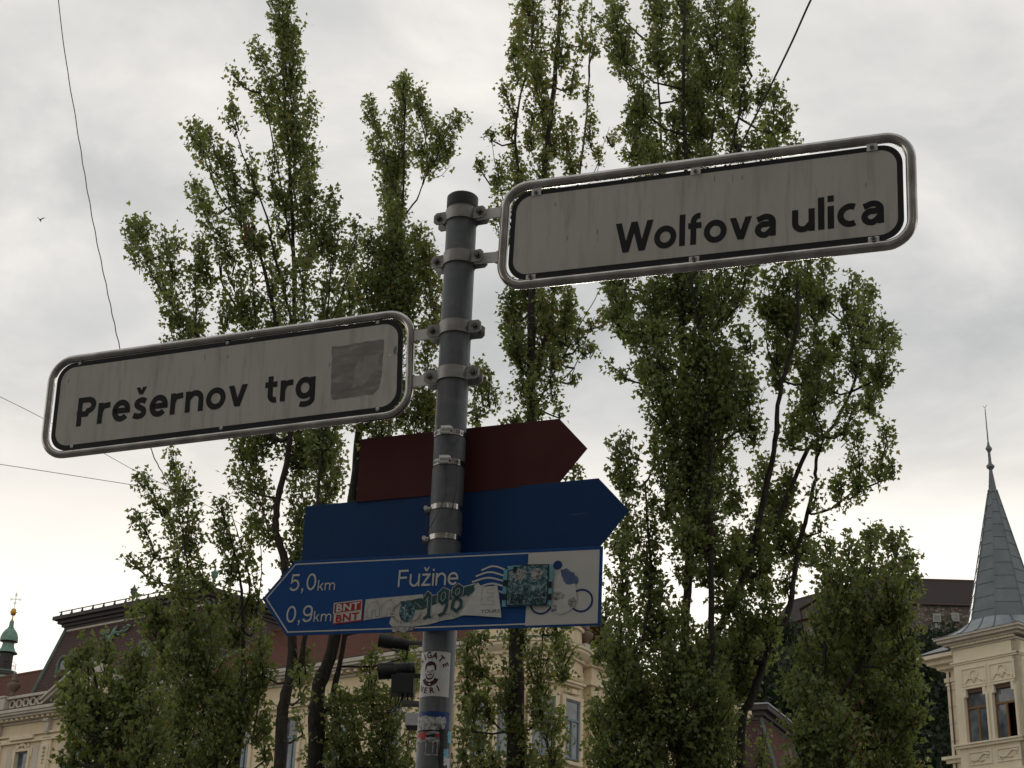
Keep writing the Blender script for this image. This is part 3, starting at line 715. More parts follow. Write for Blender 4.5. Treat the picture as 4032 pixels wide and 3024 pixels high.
den = MB(); den.box(-.05, .05, -.22, 0, 20.003, 20.097); e0 = None
for k in range(26):
    s = -BW+.07+k*.136
    if e0 is None: e0 = den.build('dentil', M_['tower_trim'], tw); e0.location.x = s
    else: copy_part(e0, tw, (s, 0, 0))
# recessed main wall to the left of the bay
m = MB(); m.box(-4.65, -BW-.002, .85, 6, 0, 19.3); m.build('main_wall', M_['tower_plaster'], tw)
m = MB()
for z in (15.9, 16.7, 17.5, 18.3): m.box(-4.66, -BW-.003, .835, .85, z, z+.04)
m.build('wall_joint', M_['stone'], tw)
m = MB()
for (z0, z1, o) in ((18.55, 18.62, .05), (18.70, 18.90, .08), (19.3, 19.5, .3), (19.5, 19.72, .62), (19.72, 19.90, .95)): m.box(-4.65-o, -BW-.004, .85-o, 6, z0, z1)
m.build('main_cornice', M_['tower_trim'], tw)
MB().box(-5.65, -BW-.1, -.12, 6, 19.905, 19.98).build('gutter', M_['lead'], tw)
m = MB(); m.add([(-5.6, -.1, 19.985), (-BW-.12, -.1, 19.985), (-BW-.12, 5, 22.0), (-5.6, 5, 22.0)], [(0, 1, 2, 3)]); m.box(-5.6, -BW-.12, 4.9, 5.0, 19.99, 21.9); m.build('main_roof', M_['zinc'], tw)
m = MB(); m.box(-4.9, -BW-.005, .7, .85, 14.9, 15.06); m.box(-5.05, -BW-.006, .55, .85, 15.06, 15.2); m.build('lower_cornice', M_['tower_trim'], tw)
MB().tube([(-4.42, .80, 19.2), (-4.42, .80, 10)], .035, 6).build('drainpipe', M_['woodbox'], tw)
# spire: eight faces of overlapping zinc sheets on a bell-cast skirt
scx, scy = -BW/2, BW/2
Zk, Zc = 21.25, 27.9
def oct_r(z): return 1.72+(.20-1.72)*(z-Zk)/(Zc-Zk)
def op(k, z, dr=0.0):
    a = R(22.5+45*k); r = oct_r(z)+dr; return Vector((scx+r*math.cos(a), scy+r*math.sin(a), z))
core = MB(); core.lathe([(oct_r(Zk-.2)-.05, Zk-.2), (.15, Zc)], 8, (scx, scy, 0), R(22.5), R(382.5))
sp = core.build('spire', M_['lead'], tw)
for k in range(8):
    z = Zk; off = .31 if k % 2 else 0.0; row = 0
    edges = [Zk]
    zz = Zk+.68-off
    while zz < Zc: edges.append(zz); zz += .68
    edges.append(Zc)
    for i in range(len(edges)-1):
        a, b = edges[i], edges[i+1]
        if b-a < .02: continue
        skew = .05*((k % 3)-1)
        lo0, lo1 = op(k, a, .032), op(k+1, a, .032); hi0, hi1 = op(k, b, .006), op(k+1, b, .006)
        m = MB(); m.add([lo0, lo1, hi1, hi0, op(k, a, -.01), op(k+1, a, -.01)], [(0, 1, 2, 3), (4, 5, 1, 0)])
        m.build('zinc_sheet', M_['zinc'], sp)
    MB().tube([op(k, Zk, .03), op(k, Zc, .02)], .030, 6).build('ridge_seam', M_['zinc'], sp, smooth=60)
# skirt from square eave to octagon
E_ = BW/2+.62
sq = []
for k in range(8):
    a = R(22.5+45*k); c, s_2 = math.cos(a), math.sin(a); f_ = E_/max(abs(c), abs(s_2)); sq.append(Vector((scx+c*f_, scy+s_2*f_, 20.47)))
def skirt_pt(u_, t_):
    """u_ around (0..8), t_ 0 eave .. 1 octagon"""
    k = int(u_) % 8; fr = u_-int(u_)
    corner = {0: (1, 1), 2: (-1, 1), 4: (-1, -1), 6: (1, -1)}
    if k in corner:
        cx_, cy_ = corner[k]; cpt = Vector((scx+cx_*E_, scy+cy_*E_, 20.47))
        e = sq[k].lerp(cpt, fr*2) if fr < .5 else cpt.lerp(sq[(k+1) % 8], fr*2-1)
    else: e = sq[k].lerp(sq[(k+1) % 8], fr)
    o = op(k, Zk, .02).lerp(op(k+1, Zk, .02), fr)
    p = e.lerp(o, t_); z = 20.47+(Zk-20.47)*(t_**1.7); return Vector((p.x, p.y, z))
for k in range(8):
    for h in range(2):
        m = MB(); vs = []; nu, nv = 4, 6
        for j in range(nv+1):
            for i in range(nu+1): vs.append(skirt_pt(k+(h+min(i/nu, .9999))*.5 if (h+i/nu) < 2 else k+.9999, j/nv))
        fs = [(j*(nu+1)+i, j*(nu+1)+i+1, (j+1)*(nu+1)+i+1, (j+1)*(nu+1)+i) for j in range(nv) for i in range(nu)]
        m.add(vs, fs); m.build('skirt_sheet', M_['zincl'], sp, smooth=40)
        MB().tube([skirt_pt(k+h*.5+.0001, t_)+Vector((0, 0, .015)) for t_ in np.linspace(0, 1, 7)], .030, 6).build('skirt_seam', M_['zinc'], sp, smooth=60)
MB().lathe([(0, .28), (.10, .24), (.18, .12), (.2, 0)], 10, (-.02, -.02, 20.50)).build('eave_knob', M_['zinc'], sp, smooth=50)
MB().lathe([(.26, 27.80), (.26, 27.9), (.20, 27.95), (.085, 28.95), (.10, 29.0), (.20, 29.12), (.205, 29.2), (.10, 29.3), (.08, 29.4), (.065, 29.9), (.09, 29.95), (.16, 30.05), (.16, 30.12), (.07, 30.28), (.035, 30.5), (.022, 32.2), (0, 32.3)], 12, (scx, scy, 0)).build('spire_finial', M_['zinc'], sp, smooth=35)
v = MB(); v.tube([(scx-.1, scy, 32.42), (scx, scy, 32.28), (scx+.1, scy, 32.42)], .014, 5); v.build('finial_tip', M_['iron'], sp)

# ------------------------------------------------------------------ church lantern at the left edge
ch = thing('church_lantern', 'green copper church dome lantern with gilded ball and cross at the left edge', 'church tower', (-69.75, 220, 0))
cz0 = 50.0
L_ = lambda prof, n=24: MB().lathe(prof, n)
L_([(2.6, 0), (2.6, 40), (3.4, 44), (3.0, 46.2), (1.9, 48.1)], 32).build('dome', M_['copper'], ch, smooth=40)
L_([(1.75, 48.0), (1.85, 48.4), (1.70, 48.75), (1.25, 49.0), (1.0, 49.2)]).build('gallery_lip', M_['lead'], ch, smooth=30)
L_([(1.72, 48.80), (1.76, 48.92), (1.5, 49.0)]).build('gallery_edge', M_['copper'], ch, smooth=40)
L_([(.98, 49.0), (.98, 51.9)], 8).build('lantern_drum', M_['lead'], ch)
L_([(1.45, 51.55), (1.42, 51.62), (1.08, 51.95), (.86, 52.45), (.80, 52.9), (.6, 53.0)]).build('lower_roof', M_['copper'], ch, smooth=40)
L_([(1.44, 51.53), (1.0, 51.45), (.9, 51.5)]).build('lower_soffit', M_['lead'], ch)
L_([(.80, 52.8), (.82, 53.1), (1.22, 53.25)]).build('neck_ring', M_['lead'], ch, smooth=40)
L_([(1.24, 53.2), (1.26, 53.35), (1.20, 53.9), (1.02, 54.4), (.72, 54.85), (.45, 55.1), (.42, 55.2)], 20).build('onion_roof', M_['copper'], ch, smooth=40)
L_([(.46, 55.12), (.47, 55.2), (.34, 55.3), (.31, 55.9), (.30, 56.1), (.22, 56.2), (.17, 56.3)]).build('onion_neck', M_['copper'], ch, smooth=40)
L_([(.16, 56.25), (.08, 56.7), (.12, 56.85), (.06, 56.95)]).build('ball_stem', M_['gilt'], ch, smooth=40)
L_([(.08, 56.95), (.25, 57.0), (.38, 57.12), (.42, 57.4), (.49, 57.44), (.49, 57.5), (.40, 57.54), (.38, 57.75), (.26, 57.95), (.08, 58.0)], 20).build('gilded_ball', M_['gilt'], ch, smooth=50)
x_ = MB()
for dx_ in (-.055, .055): x_.tube([(dx_, 0, 58.0), (dx_, 0, 60.2)], .022, 5)
x_.tube([(0, 0, 60.1), (0, 0, 60.95)], [.03, .012], 5)
zc = 59.35
for dz in (-.055, .055): x_.tube([(-.45, 0, zc+dz), (.45, 0, zc+dz)], .022, 5)
for (ax_, az_) in ((.62, zc), (-.62, zc), (0, zc+.62), (0, zc-.55)):
    for (ox, oz) in ((.12, 0), (-.12, 0), (0, .12), (0, -.12)):
        x_.tube([(ax_+ox+.09*math.cos(a*math.pi/5), 0, az_+oz+.09*math.sin(a*math.pi/5)) for a in range(10)], .02, 5, closed=True)
x_.build('cross', M_['irongrey'], ch)
g = MB()
for a in np.linspace(0, 2*math.pi, 16, endpoint=False):
    g.tube([(1.5*math.cos(a), 1.5*math.sin(a), 48.95), (1.5*math.cos(a), 1.5*math.sin(a), 50.2)], .02, 4)
for z in (49.6, 50.15): g.tube([(1.5*math.cos(a), 1.5*math.sin(a), z) for a in np.linspace(0, 2*math.pi, 24, endpoint=False)], .02, 4, closed=True)
g.build('gallery_railing', M_['iron'], ch)
g = MB(); g.cbox((.35, -.95, 50.6), (.5, .06, .9)); g.build('lantern_louvre', M_['iron'], ch)

# ------------------------------------------------------------------ castle on the hill
ca = thing('castle', 'stone castle wing with long dark roof on the hill behind the right poplars', 'castle', (70.0, 300, 0))
def wing(pts, ez, rz, name):
    # pts: two front corners (local), depth direction away from the camera
    (x0, y0), (x1, y1) = pts; d = Vector((x1-x0, y1-y0, 0)).normalized(); n_ = Vector((-d.y, d.x, 0)); D = 11.0
    a0, a1 = Vector((x0, y0, 0)), Vector((x1, y1, 0)); b0, b1 = a0+n_*D, a1+n_*D
    z = lambda v, h: (v.x, v.y, h)
    m = MB(); m.add([z(a0, 55), z(a1, 55), z(b1, 55), z(b0, 55), z(a0, ez), z(a1, ez), z(b1, ez), z(b0, ez)], [(0, 1, 5, 4), (1, 2, 6, 5), (2, 3, 7, 6), (3, 0, 4, 7), (4, 5, 6, 7)]); m.build('wall', M_['rubble'], ca)
    e0, e1, r0_, r1_, f0, f1 = a0-n_*.6, a1-n_*.6, a0+n_*D*.5, a1+n_*D*.5, b0+n_*.6, b1+n_*.6
    m = MB(); m.add([z(e0, ez-.1), z(e1, ez-.1), z(r1_, rz), z(r0_, rz), z(f0, ez-.1), z(f1, ez-.1)], [(0, 1, 2, 3), (3, 2, 5, 4), (0, 3, 4), (1, 5, 2)]); o = m.build('roof', M_['castleroof'], ca)
    MB().tube([z(e0, ez-.15), z(e1, ez-.15)], .16, 6).build('eaves', M_['castleridge'], o)
    MB().tube([z(r0_, rz), z(r1_, rz)], .22, 6).build('ridge', M_['castleridge'], o)
wing(((0, 0), (34, -1)), 86.0, 92.6, 'a'); wing(((-14, 22), (1.5, -.5)), 86.0, 92.6, 'b')
for (px, py, s) in ((3688, 2434, 1.0), (3760, 2432, 1.0), (3690, 2466, .55), (3220, 2480, .7)):
    p = P(px, py, 299.3 if px > 3400 else 306)
    x, y, z = p[0]-70.0, p[1]-300, p[2]
    if px < 3400: y = 22-(x+14)/15.5*22.5-.9
    else: y = -.35-.03*x
    f = MB(); f.box(x-.75*s, x+.75*s, y-.25, y+.3, z-.85*s, z+.85*s); w_ = f.build('window', M_['castletrim'], ca)
    MB().box(x-.5*s, x+.5*s, y-.30, y-.26, z-.6*s, z+.6*s).build('pane', M_['glass'], w_)

# ------------------------------------------------------------------ unseen house added behind the camera to keep sky light off the signs
sh_ = thing('sign_shading_house', 'unseen plastered house added behind the camera to shade the signs', 'building', (0, -4.5, 0))
m = MB(); hw_ = .6; wc = [-22.5+3.0*k for k in range(16)]
rows = [(1.0, 3.4), (5.2, 7.4), (9.0, 11.2), (12.6, 14.4)]
e = 0.0
for (a, b) in rows:
    m.box(-25, 25, -.5, 0, e, a); x = -25
    for c in wc: m.box(x, c-hw_, -.5, 0, a, b); x = c+hw_
    m.box(x, 25, -.5, 0, a, b); e = b
m.box(-25, 25, -.5, 0, e, 16.0); m.box(-25, 25, -12, -11.5, 0, 16); m.box(-25, -24.6, -11.5, -.5, 0, 16); m.box(24.6, 25, -11.5, -.5, 0, 16)
m.build('wall', M_['shading_house_plaster'], sh_)
MB().box(-25.3, 25.3, -.5, .45, 16.0, 16.5).build('cornice', M_['shading_house_plaster'], sh_)
MB().add([(-25.3, .4, 16.5), (25.3, .4, 16.5), (25.3, -6, 19.5), (-25.3, -6, 19.5), (-25.3, -12.3, 16.5), (25.3, -12.3, 16.5)], [(0, 1, 2, 3), (3, 2, 5, 4), (0, 3, 4), (1, 5, 2)]).build('roof', M_['tile'], sh_)
w0 = None
for (a, b) in rows:
    for c in wc:
        f = MB(); h = b-a; f.box(-hw_, -hw_+.08, -.3, -.2, 0, h); f.box(hw_-.08, hw_, -.3, -.2, 0, h); f.box(-.05, .05, -.3, -.2, 0, h); f.box(-hw_+.08, hw_-.08, -.3, -.2, h-.08, h); f.box(-hw_+.08, hw_-.08, -.3, -.2, 0, .08)
        o = f.build('window', M_['blueframe'], sh_); o.location = (c, 0, a)
        MB().box(-hw_+.08, hw_-.08, -.26, -.25, .08, h-.08).build('pane', M_['glass'], o)

# ------------------------------------------------------------------ poplars
def cv(kind, pts):
    """plume lists noted in different enlargements of the picture -> picture units (2212 wide)"""
    a, k, b, q = {'A': (246.8, .4298, 0, .4298), 'G': (109.7, .4377, 932.5, .4377), 'C': (987.4, .3968, 0, .3968), 'S': (877.7, .3308, 384, .3308),
                  'L': (768, .1931, 1338.5, .1931), 'D': (1261.7, .6363, 603.4, .6363), 'F': (0, 1, 0, 1)}[kind]
    return [(a+k*p[0], b+q*p[1], a+k*p[2], b+q*p[3], p[4]*k) + tuple(p[5:]) for p in pts]

def spline(pts, n):
    pts = [np.array(p, float) for p in pts]; out = []
    q = [2*pts[0]-pts[1]]+pts+[2*pts[-1]-pts[-2]]
    for i in range(1, len(q)-2):
        for j in range(n):
            t = j/n; a, b, c, d = q[i-1], q[i], q[i+1], q[i+2]
            out.append(.5*((2*b)+(c-a)*t+(2*a-5*b+4*c-d)*t*t+(3*b-a-3*c+d)*t**3))
    out.append(pts[-1]); return out

LEAF = .079
def poplar(label, Y, limbs, plumes, seed, yel=0.03, dens=1.0, depth=.9):
    rng = np.random.default_rng(seed)
    bx, by = limbs[0][0][0]
    base = PD(bx, by, Y); base = np.array([base[0]-.05*base[2]*0, Y, 0.0])
    root = thing('poplar_tree', label, 'tree', tuple(base), 0, 'poplars along the river')
    wood = MB(); tw_ = MB()
    skel = []
    for li, (pts, r0, r1) in enumerate(limbs):
        d_end = 0 if li == 0 else rng.uniform(-depth, depth)
        w3 = []
        for i, p in enumerate(pts):
            f = i/max(1, len(pts)-1); w3.append(PD(p[0], p[1], Y+d_end*f))
        if li == 0 or pts[0][1]*K >= 3020:
            w3 = [np.array([w3[0][0]+.02, Y, 0.0])]+w3
        else:                                   # grow out of the nearest wood already there
            S_ = np.array(skel); S_ = S_[S_[:, 2] < w3[0][2]+.02]
            if len(S_):
                dd = np.linalg.norm(S_-w3[0], axis=1)+.35*np.abs(S_[:, 2]-(w3[0][2]-.15)); j = S_[dd.argmin()]
                if np.linalg.norm(j-w3[0]) > .06: w3 = [j]+w3
        sp_ = spline(w3, 6 if li == 0 else 5)
        n = len(sp_); sp_ = [q+rng.normal(size=3)*(.007 if r0 > .04 else .006)*(0 < i < n-1) for i, q in enumerate(sp_)]
        rad = [(r0+(r1-r0)*(i/(n-1))**.8)*(1+.06*rng.normal()) for i in range(n)]
        wood.tube([q-base for q in sp_], rad, 9 if r0 > .05 else 6)
        skel += [q for q in sp_]
    skel = np.array(skel)
    LP, LA, LT, LY, LS = [], [], [], [], []
    for pl in plumes:
        x0, y0, x1, y1, w = pl[:5]; o = pl[5] if len(pl) > 5 else {}
        dy = rng.uniform(-depth, depth)
        a = PD(x0, y0, Y+dy*.6); b = PD(x1, y1, Y+dy)
        mpp = np.linalg.norm(PD(x0+100, y0, Y)-PD(x0, y0, Y))/100     # metres per picture unit here
        R_ = w*mpp*1.60; L = np.linalg.norm(b-a); ax = (b-a)/L
        e1 = np.cross(ax, [0, 1, 0.1]); e1 /= np.linalg.norm(e1); e2 = np.cross(ax, e1)
        # stem of the plume, joined to the nearest limb below
        below = skel[skel[:, 2] < a[2]+.05]
        if len(below):
            dd = np.linalg.norm(below-a, axis=1)+.25*np.abs(below[:, 2]-(a[2]-.5)); j = below[dd.argmin()]
            if np.linalg.norm(j-a) < 2.2 and rng.random() < .75:
                mid = (j+a)/2+np.array([0, 0, -.06])+rng.normal(size=3)*.03
                tw_.tube([j-base, mid-base, a-base], [.020, .015, .012], 5)
        st = [a+(b-a)*t+(e1*math.sin(t*5+seed)+e2*math.cos(t*4))*R_*.10 for t in np.linspace(0, .93, 7)]
        tw_.tube([q-base for q in st], [.014, .013, .011, .009, .008, .006, .003], 5)
        vol = math.pi*R_*R_*L
        n_sh = max(5, int(dens*(L*R_*2)*116))
        for k in range(n_sh):
            s = rng.uniform(-.14, 1.0); prof = (max(s+.20, .02)**.34)*(max(1.03-s, 0)**.40)*1.12
            ph = rng.uniform(0, 2*math.pi); rr = R_*prof*math.sqrt(rng.random())*(rng.uniform(.8, 1.06) if rng.random() < .88 else rng.uniform(1.1, 1.4))
            c = a+ax*(L*s)
            tip = c+(e1*math.cos(ph)+e2*math.sin(ph))*rr+ax*rng.uniform(0, .12)
            down = min(.55, .10+rr*1.3)
            org = c-ax*down*(.8 if s > .1 else .3)+(e1*math.cos(ph)+e2*math.sin(ph))*rr*.18
            if rng.random() < .8:
                md = (org+tip)/2+(e1*math.cos(ph)+e2*math.sin(ph))*rr*.12+rng.normal(size=3)*.015
                tw_.tube([org-base, md-base, tip-base], [.0075, .0055, .0025], 3, caps=False)
            nl = rng.integers(9, 15)
            tt = np.clip(rng.beta(2.2, 1.0, nl), .12, 1)[:, None]
            q = org+(tip-org)*tt+rng.normal(size=(nl, 3))*.052
            dr = rng.normal(size=(nl, 3))*.75+(e1*math.cos(ph)+e2*math.sin(ph))*.45+np.array([0, 0, -.22])
            LP.append(q); LA.append(dr)
            tb = np.clip(rng.beta(2, 2)+rng.normal(size=nl)*.22, 0, 1); LT.append(tb)
            yy = o.get('y', yel); LY.append(np.where(rng.random(nl) < yy, rng.uniform(.4, 1, nl), rng.uniform(0, .12, nl)))
            LS.append(LEAF*rng.uniform(.62, 1.15, nl))
    wood.build('trunk', M_['bark'], root, smooth=70)
    tag(tw_.build('twigs', M_['twig'], root), kind='stuff')
    LP = np.concatenate(LP); n = len(LP)
    tag(leaf_mesh('crown', LP-base, np.concatenate(LA), np.concatenate(LS), np.concatenate(LT), np.concatenate(LY), rng, M_['leaf'], root), kind='stuff')
    root['leaves'] = n
    return root

# px -> picture units
def U(*pts): return [(x/K, y/K) for x, y in pts]

plA = cv('A', [(900, 700, 840, -60, 80), (860, 160, 830, -90, 80), (850, 560, 710, 215, 48), (640, 430, 578, 345, 30), (800, 600, 720, 420, 60), (960, 900, 985, 470, 45), (910, 1100, 880, 600, 95), (880, 420, 900, 240, 70),
    (620, 660, 590, 490, 44), (640, 1100, 400, 640, 62), (430, 760, 375, 625, 45), (540, 860, 470, 650, 42), (600, 900, 560, 720, 45), (700, 1000, 690, 760, 40), (560, 1250, 420, 980, 68), (720, 1250, 640, 1000, 60), (460, 1060, 390, 900, 40),
    (300, 1560, 110, 1090, 66), (150, 1300, 80, 1130, 50), (110, 1330, 90, 1250, 35), (290, 1400, 255, 1160, 60), (320, 1250, 300, 1180, 35), (400, 1640, 430, 1230, 70), (480, 1400, 410, 1190, 42), (640, 1600, 560, 1250, 66), (700, 1640, 700, 1150, 66), (800, 1640, 800, 1250, 56), (340, 1640, 280, 1480, 60),
    (980, 1300, 1000, 850, 68), (1040, 1250, 1090, 960, 58), (1060, 1600, 1130, 1050, 66), (1120, 1600, 1230, 1110, 52), (950, 1600, 960, 1200, 60), (560, 1640, 580, 1480, 48), (880, 1640, 860, 1350, 55), (1180, 1640, 1190, 1400, 44), (820, 1000, 790, 780, 40), (840, 1200, 800, 1000, 30)])
plA += cv('F', [(420, 830, 420, 700, 40), (500, 900, 480, 740, 44), (570, 960, 560, 760, 46), (640, 980, 640, 760, 46), (700, 960, 700, 780, 40), (380, 760, 370, 690, 30), (640, 1330, 640, 1180, 40), (690, 1300, 690, 1120, 36), (540, 1060, 520, 940, 34), (575, 1150, 540, 960, 36), (660, 1150, 650, 950, 36), (700, 1080, 690, 930, 34), (640, 1230, 650, 1100, 26), (690, 1000, 700, 900, 30)])
plA += cv('G', [(1250, 1200, 1260, 1050, 45), (1230, 1320, 1230, 1190, 40), (1240, 1500, 1230, 1400, 30), (1040, 1200, 1040, 950, 44)])
poplar('tall poplar behind the left street sign, its leader reaching the top of the picture', 21.0, [
    (U((1102, 3024), (1110, 2817), (1142, 2658), (1150, 2506), (1118, 2211), (1086, 2083), (1094, 1963), (1142, 1724), (1158, 1276), (1152, 900), (1130, 500), (1105, 150), (1098, -60)), .095, .012),
    (U((1142, 2682), (1182, 2618), (1200, 2500), (1240, 2200), (1260, 1800), (1300, 1300)), .055, .012),
    (U((1150, 1260), (1080, 1000), (1050, 860), (960, 620), (930, 520)), .028, .007), (U((1160, 1050), (1110, 760), (1060, 480), (1000, 300)), .025, .006),
    (U((1120, 1400), (1040, 1060), (1000, 950), (870, 780), (780, 560)), .040, .008), (U((1090, 1560), (950, 1240), (880, 1130), (860, 1000)), .032, .008),
    (U((1060, 1700), (760, 1300), (640, 1150), (560, 1000)), .036, .008), (U((1140, 1650), (1260, 1270), (1300, 1100), (1340, 900)), .030, .007), (U((1270, 1330), (1340, 1180), (1410, 920)), .02, .005)], plA, 11, .04, .54)

plB = cv('F', [(780, 900, 780, 700, 40), (850, 900, 850, 700, 44), (900, 1000, 900, 840, 36), (820, 1080, 820, 920, 40), (900, 1180, 900, 1010, 36), (780, 1200, 780, 1060, 36), (840, 1340, 840, 1160, 42), (740, 1330, 745, 1200, 30), (960, 1120, 950, 960, 30), (850, 680, 850, 560, 48), (760, 1660, 770, 1500, 40), (840, 1660, 840, 1480, 44), (880, 1500, 880, 1390, 26), (800, 1500, 800, 1400, 24)])+cv('F', [(862, 350, 872, 170, 36), (845, 420, 800, 215, 26), (930, 360, 992, 240, 28), (920, 340, 905, 195, 27), (960, 330, 945, 270, 24), (855, 560, 850, 330, 32), (850, 680, 852, 440, 46), (800, 700, 800, 500, 38), (780, 690, 770, 590, 26), (830, 620, 835, 540, 40),
    (900, 620, 890, 490, 46, {'y': .14}), (935, 700, 920, 530, 32, {'y': .2}), (920, 880, 930, 690, 28, {'y': .15}), (880, 700, 880, 600, 36, {'y': .1}), (930, 960, 925, 850, 22), (1040, 880, 1030, 785, 24), (820, 970, 830, 900, 30), (720, 1060, 725, 940, 26), (870, 200, 876, 165, 12)])
plB += cv('S', [(540, 1500, 520, 1250, 32), (580, 1500, 570, 1380, 28), (460, 1600, 450, 1400, 36)])
plB += cv('L', [(560, 430, 580, 170, 100), (200, 1100, 150, 650, 130), (300, 1650, 280, 1150, 180), (580, 1650, 590, 1250, 120), (100, 1650, 60, 1300, 140), (640, 760, 650, 560, 50), (420, 1300, 400, 1100, 90)])
plB += cv('F', [(730, 1640, 740, 1490, 42), (690, 1659, 700, 1540, 40)])
poplar('poplar with the thickest trunk, just left of the sign post', 24.0, [
    (U((1240, 3024), (1250, 2737), (1320, 2506), (1375, 2100), (1400, 1850), (1440, 1500), (1540, 1150), (1570, 900), (1590, 700), (1590, 330)), .155, .008),
    (U((1300, 2780), (1345, 2570), (1420, 2200), (1500, 1900), (1560, 1500)), .06, .015), (U((1590, 850), (1650, 770), (1690, 640), (1800, 470)), .024, .006), (U((1575, 800), (1520, 640), (1460, 400)), .02, .005),
    (U((1560, 2000), (1700, 1750), (1850, 1500), (1890, 1430)), .03, .008), (U((1480, 1400), (1450, 1200), (1420, 1050)), .02, .006)], plB, 23, .05, .62)

Yc = {'y': .22}
plC = cv('C', [(430, 400, 400, -40, 78, Yc), (340, 300, 330, 60, 40, {'y': .35}), (560, 330, 560, -60, 55, {'y': .2}), (680, 250, 690, -20, 28, {'y': .2}), (740, 280, 745, 170, 40), (330, 450, 300, 270, 48), (450, 600, 420, 300, 74, Yc), (620, 480, 650, 330, 45, Yc), (700, 520, 720, 480, 25), (520, 800, 480, 550, 80, Yc), (300, 620, 260, 470, 38, Yc), (285, 740, 290, 630, 24, {'y': .5}), (620, 900, 600, 650, 62, {'y': .3}), (720, 760, 735, 600, 34), (845, 800, 855, 725, 14, {'y': .5}), (770, 900, 785, 820, 32, {'y': .5}), (190, 765, 183, 705, 22), (130, 930, 115, 865, 22), (230, 1000, 230, 870, 38), (330, 970, 320, 820, 54), (230, 1230, 220, 1050, 32), (480, 980, 470, 800, 64), (400, 800, 390, 620, 40, Yc)])
plC += cv('S', [(700, 950, 680, 720, 80), (720, 1150, 700, 930, 62), (760, 1250, 740, 1100, 52), (880, 950, 890, 750, 54, Yc), (950, 1000, 950, 780, 46, {'y': .4}), (1060, 1000, 1060, 740, 54), (1000, 1200, 980, 1000, 66), (1190, 1150, 1190, 1060, 46), (1200, 1000, 1230, 900, 26, {'y': .5}), (1290, 960, 1290, 900, 26, {'y': .6}), (1080, 1330, 1100, 1230, 34), (830, 1550, 820, 1330, 36), (1000, 1570, 1010, 1480, 22), (870, 1300, 860, 1150, 46), (1120, 1100, 1130, 950, 40)])
plC += cv('F', [(1130, 520, 1120, 380, 40), (1200, 600, 1200, 400, 44), (1270, 560, 1270, 430, 34), (1110, 1060, 1110, 900, 36), (1170, 1080, 1175, 930, 34), (1100, 1250, 1100, 1060, 40), (1180, 1250, 1180, 1090, 38), (1120, 1380, 1120, 1230, 40), (1200, 1370, 1200, 1230, 32), (1110, 760, 1105, 640, 28), (1130, 860, 1130, 740, 26), (1170, 760, 1170, 640, 30), (1220, 740, 1225, 640, 26), (1150, 900, 1150, 820, 20), (1190, 860, 1195, 760, 22), (1100, 1560, 1095, 1420, 26), (1150, 640, 1150, 480, 40)])
plC += cv('L', [(1250, 800, 1250, 150, 105), (1400, 600, 1400, 150, 115), (1500, 1100, 1480, 700, 115), (1250, 1250, 1250, 900, 125), (1200, 1650, 1230, 1250, 125), (1400, 1650, 1400, 1250, 135), (1550, 1650, 1550, 1400, 95), (1320, 1100, 1330, 800, 110)])
plC += cv('F', [(1170, 1550, 1160, 1385, 32), (1212, 1460, 1218, 1375, 28), (1190, 1659, 1185, 1530, 44), (1240, 1042, 1241, 1002, 15), (1130, 1659, 1120, 1560, 30)])
poplar('yellowing poplar right of the sign post, behind the upper street sign', 23.0, [
    (U((2027, 3024), (2035, 2480), (2068, 2000), (2092, 1653), (2095, 1146), (2130, 800), (2175, 400), (2200, 100), (2210, -80)), .150, .02),
    (U((2100, 1500), (2170, 1250), (2200, 1000), (2280, 700), (2320, 300), (2330, 0)), .05, .008), (U((2090, 1100), (2060, 800), (2030, 500), (2090, 200), (2100, -50)), .045, .008), (U((2110, 1600), (2220, 1400), (2300, 1250), (2370, 1130)), .02, .005), (U((2120, 1560), (2260, 1450), (2320, 1300), (2400, 1200)), .014, .004),
    (U((2095, 1200), (2000, 850), (1960, 700), (1935, 520)), .018, .005), (U((2200, 950), (2330, 700), (2400, 500)), .018, .004), (U((2040, 2450), (2110, 2700), (2140, 2500), (2160, 2350)), .02, .01)], plC, 37, .09, .68)

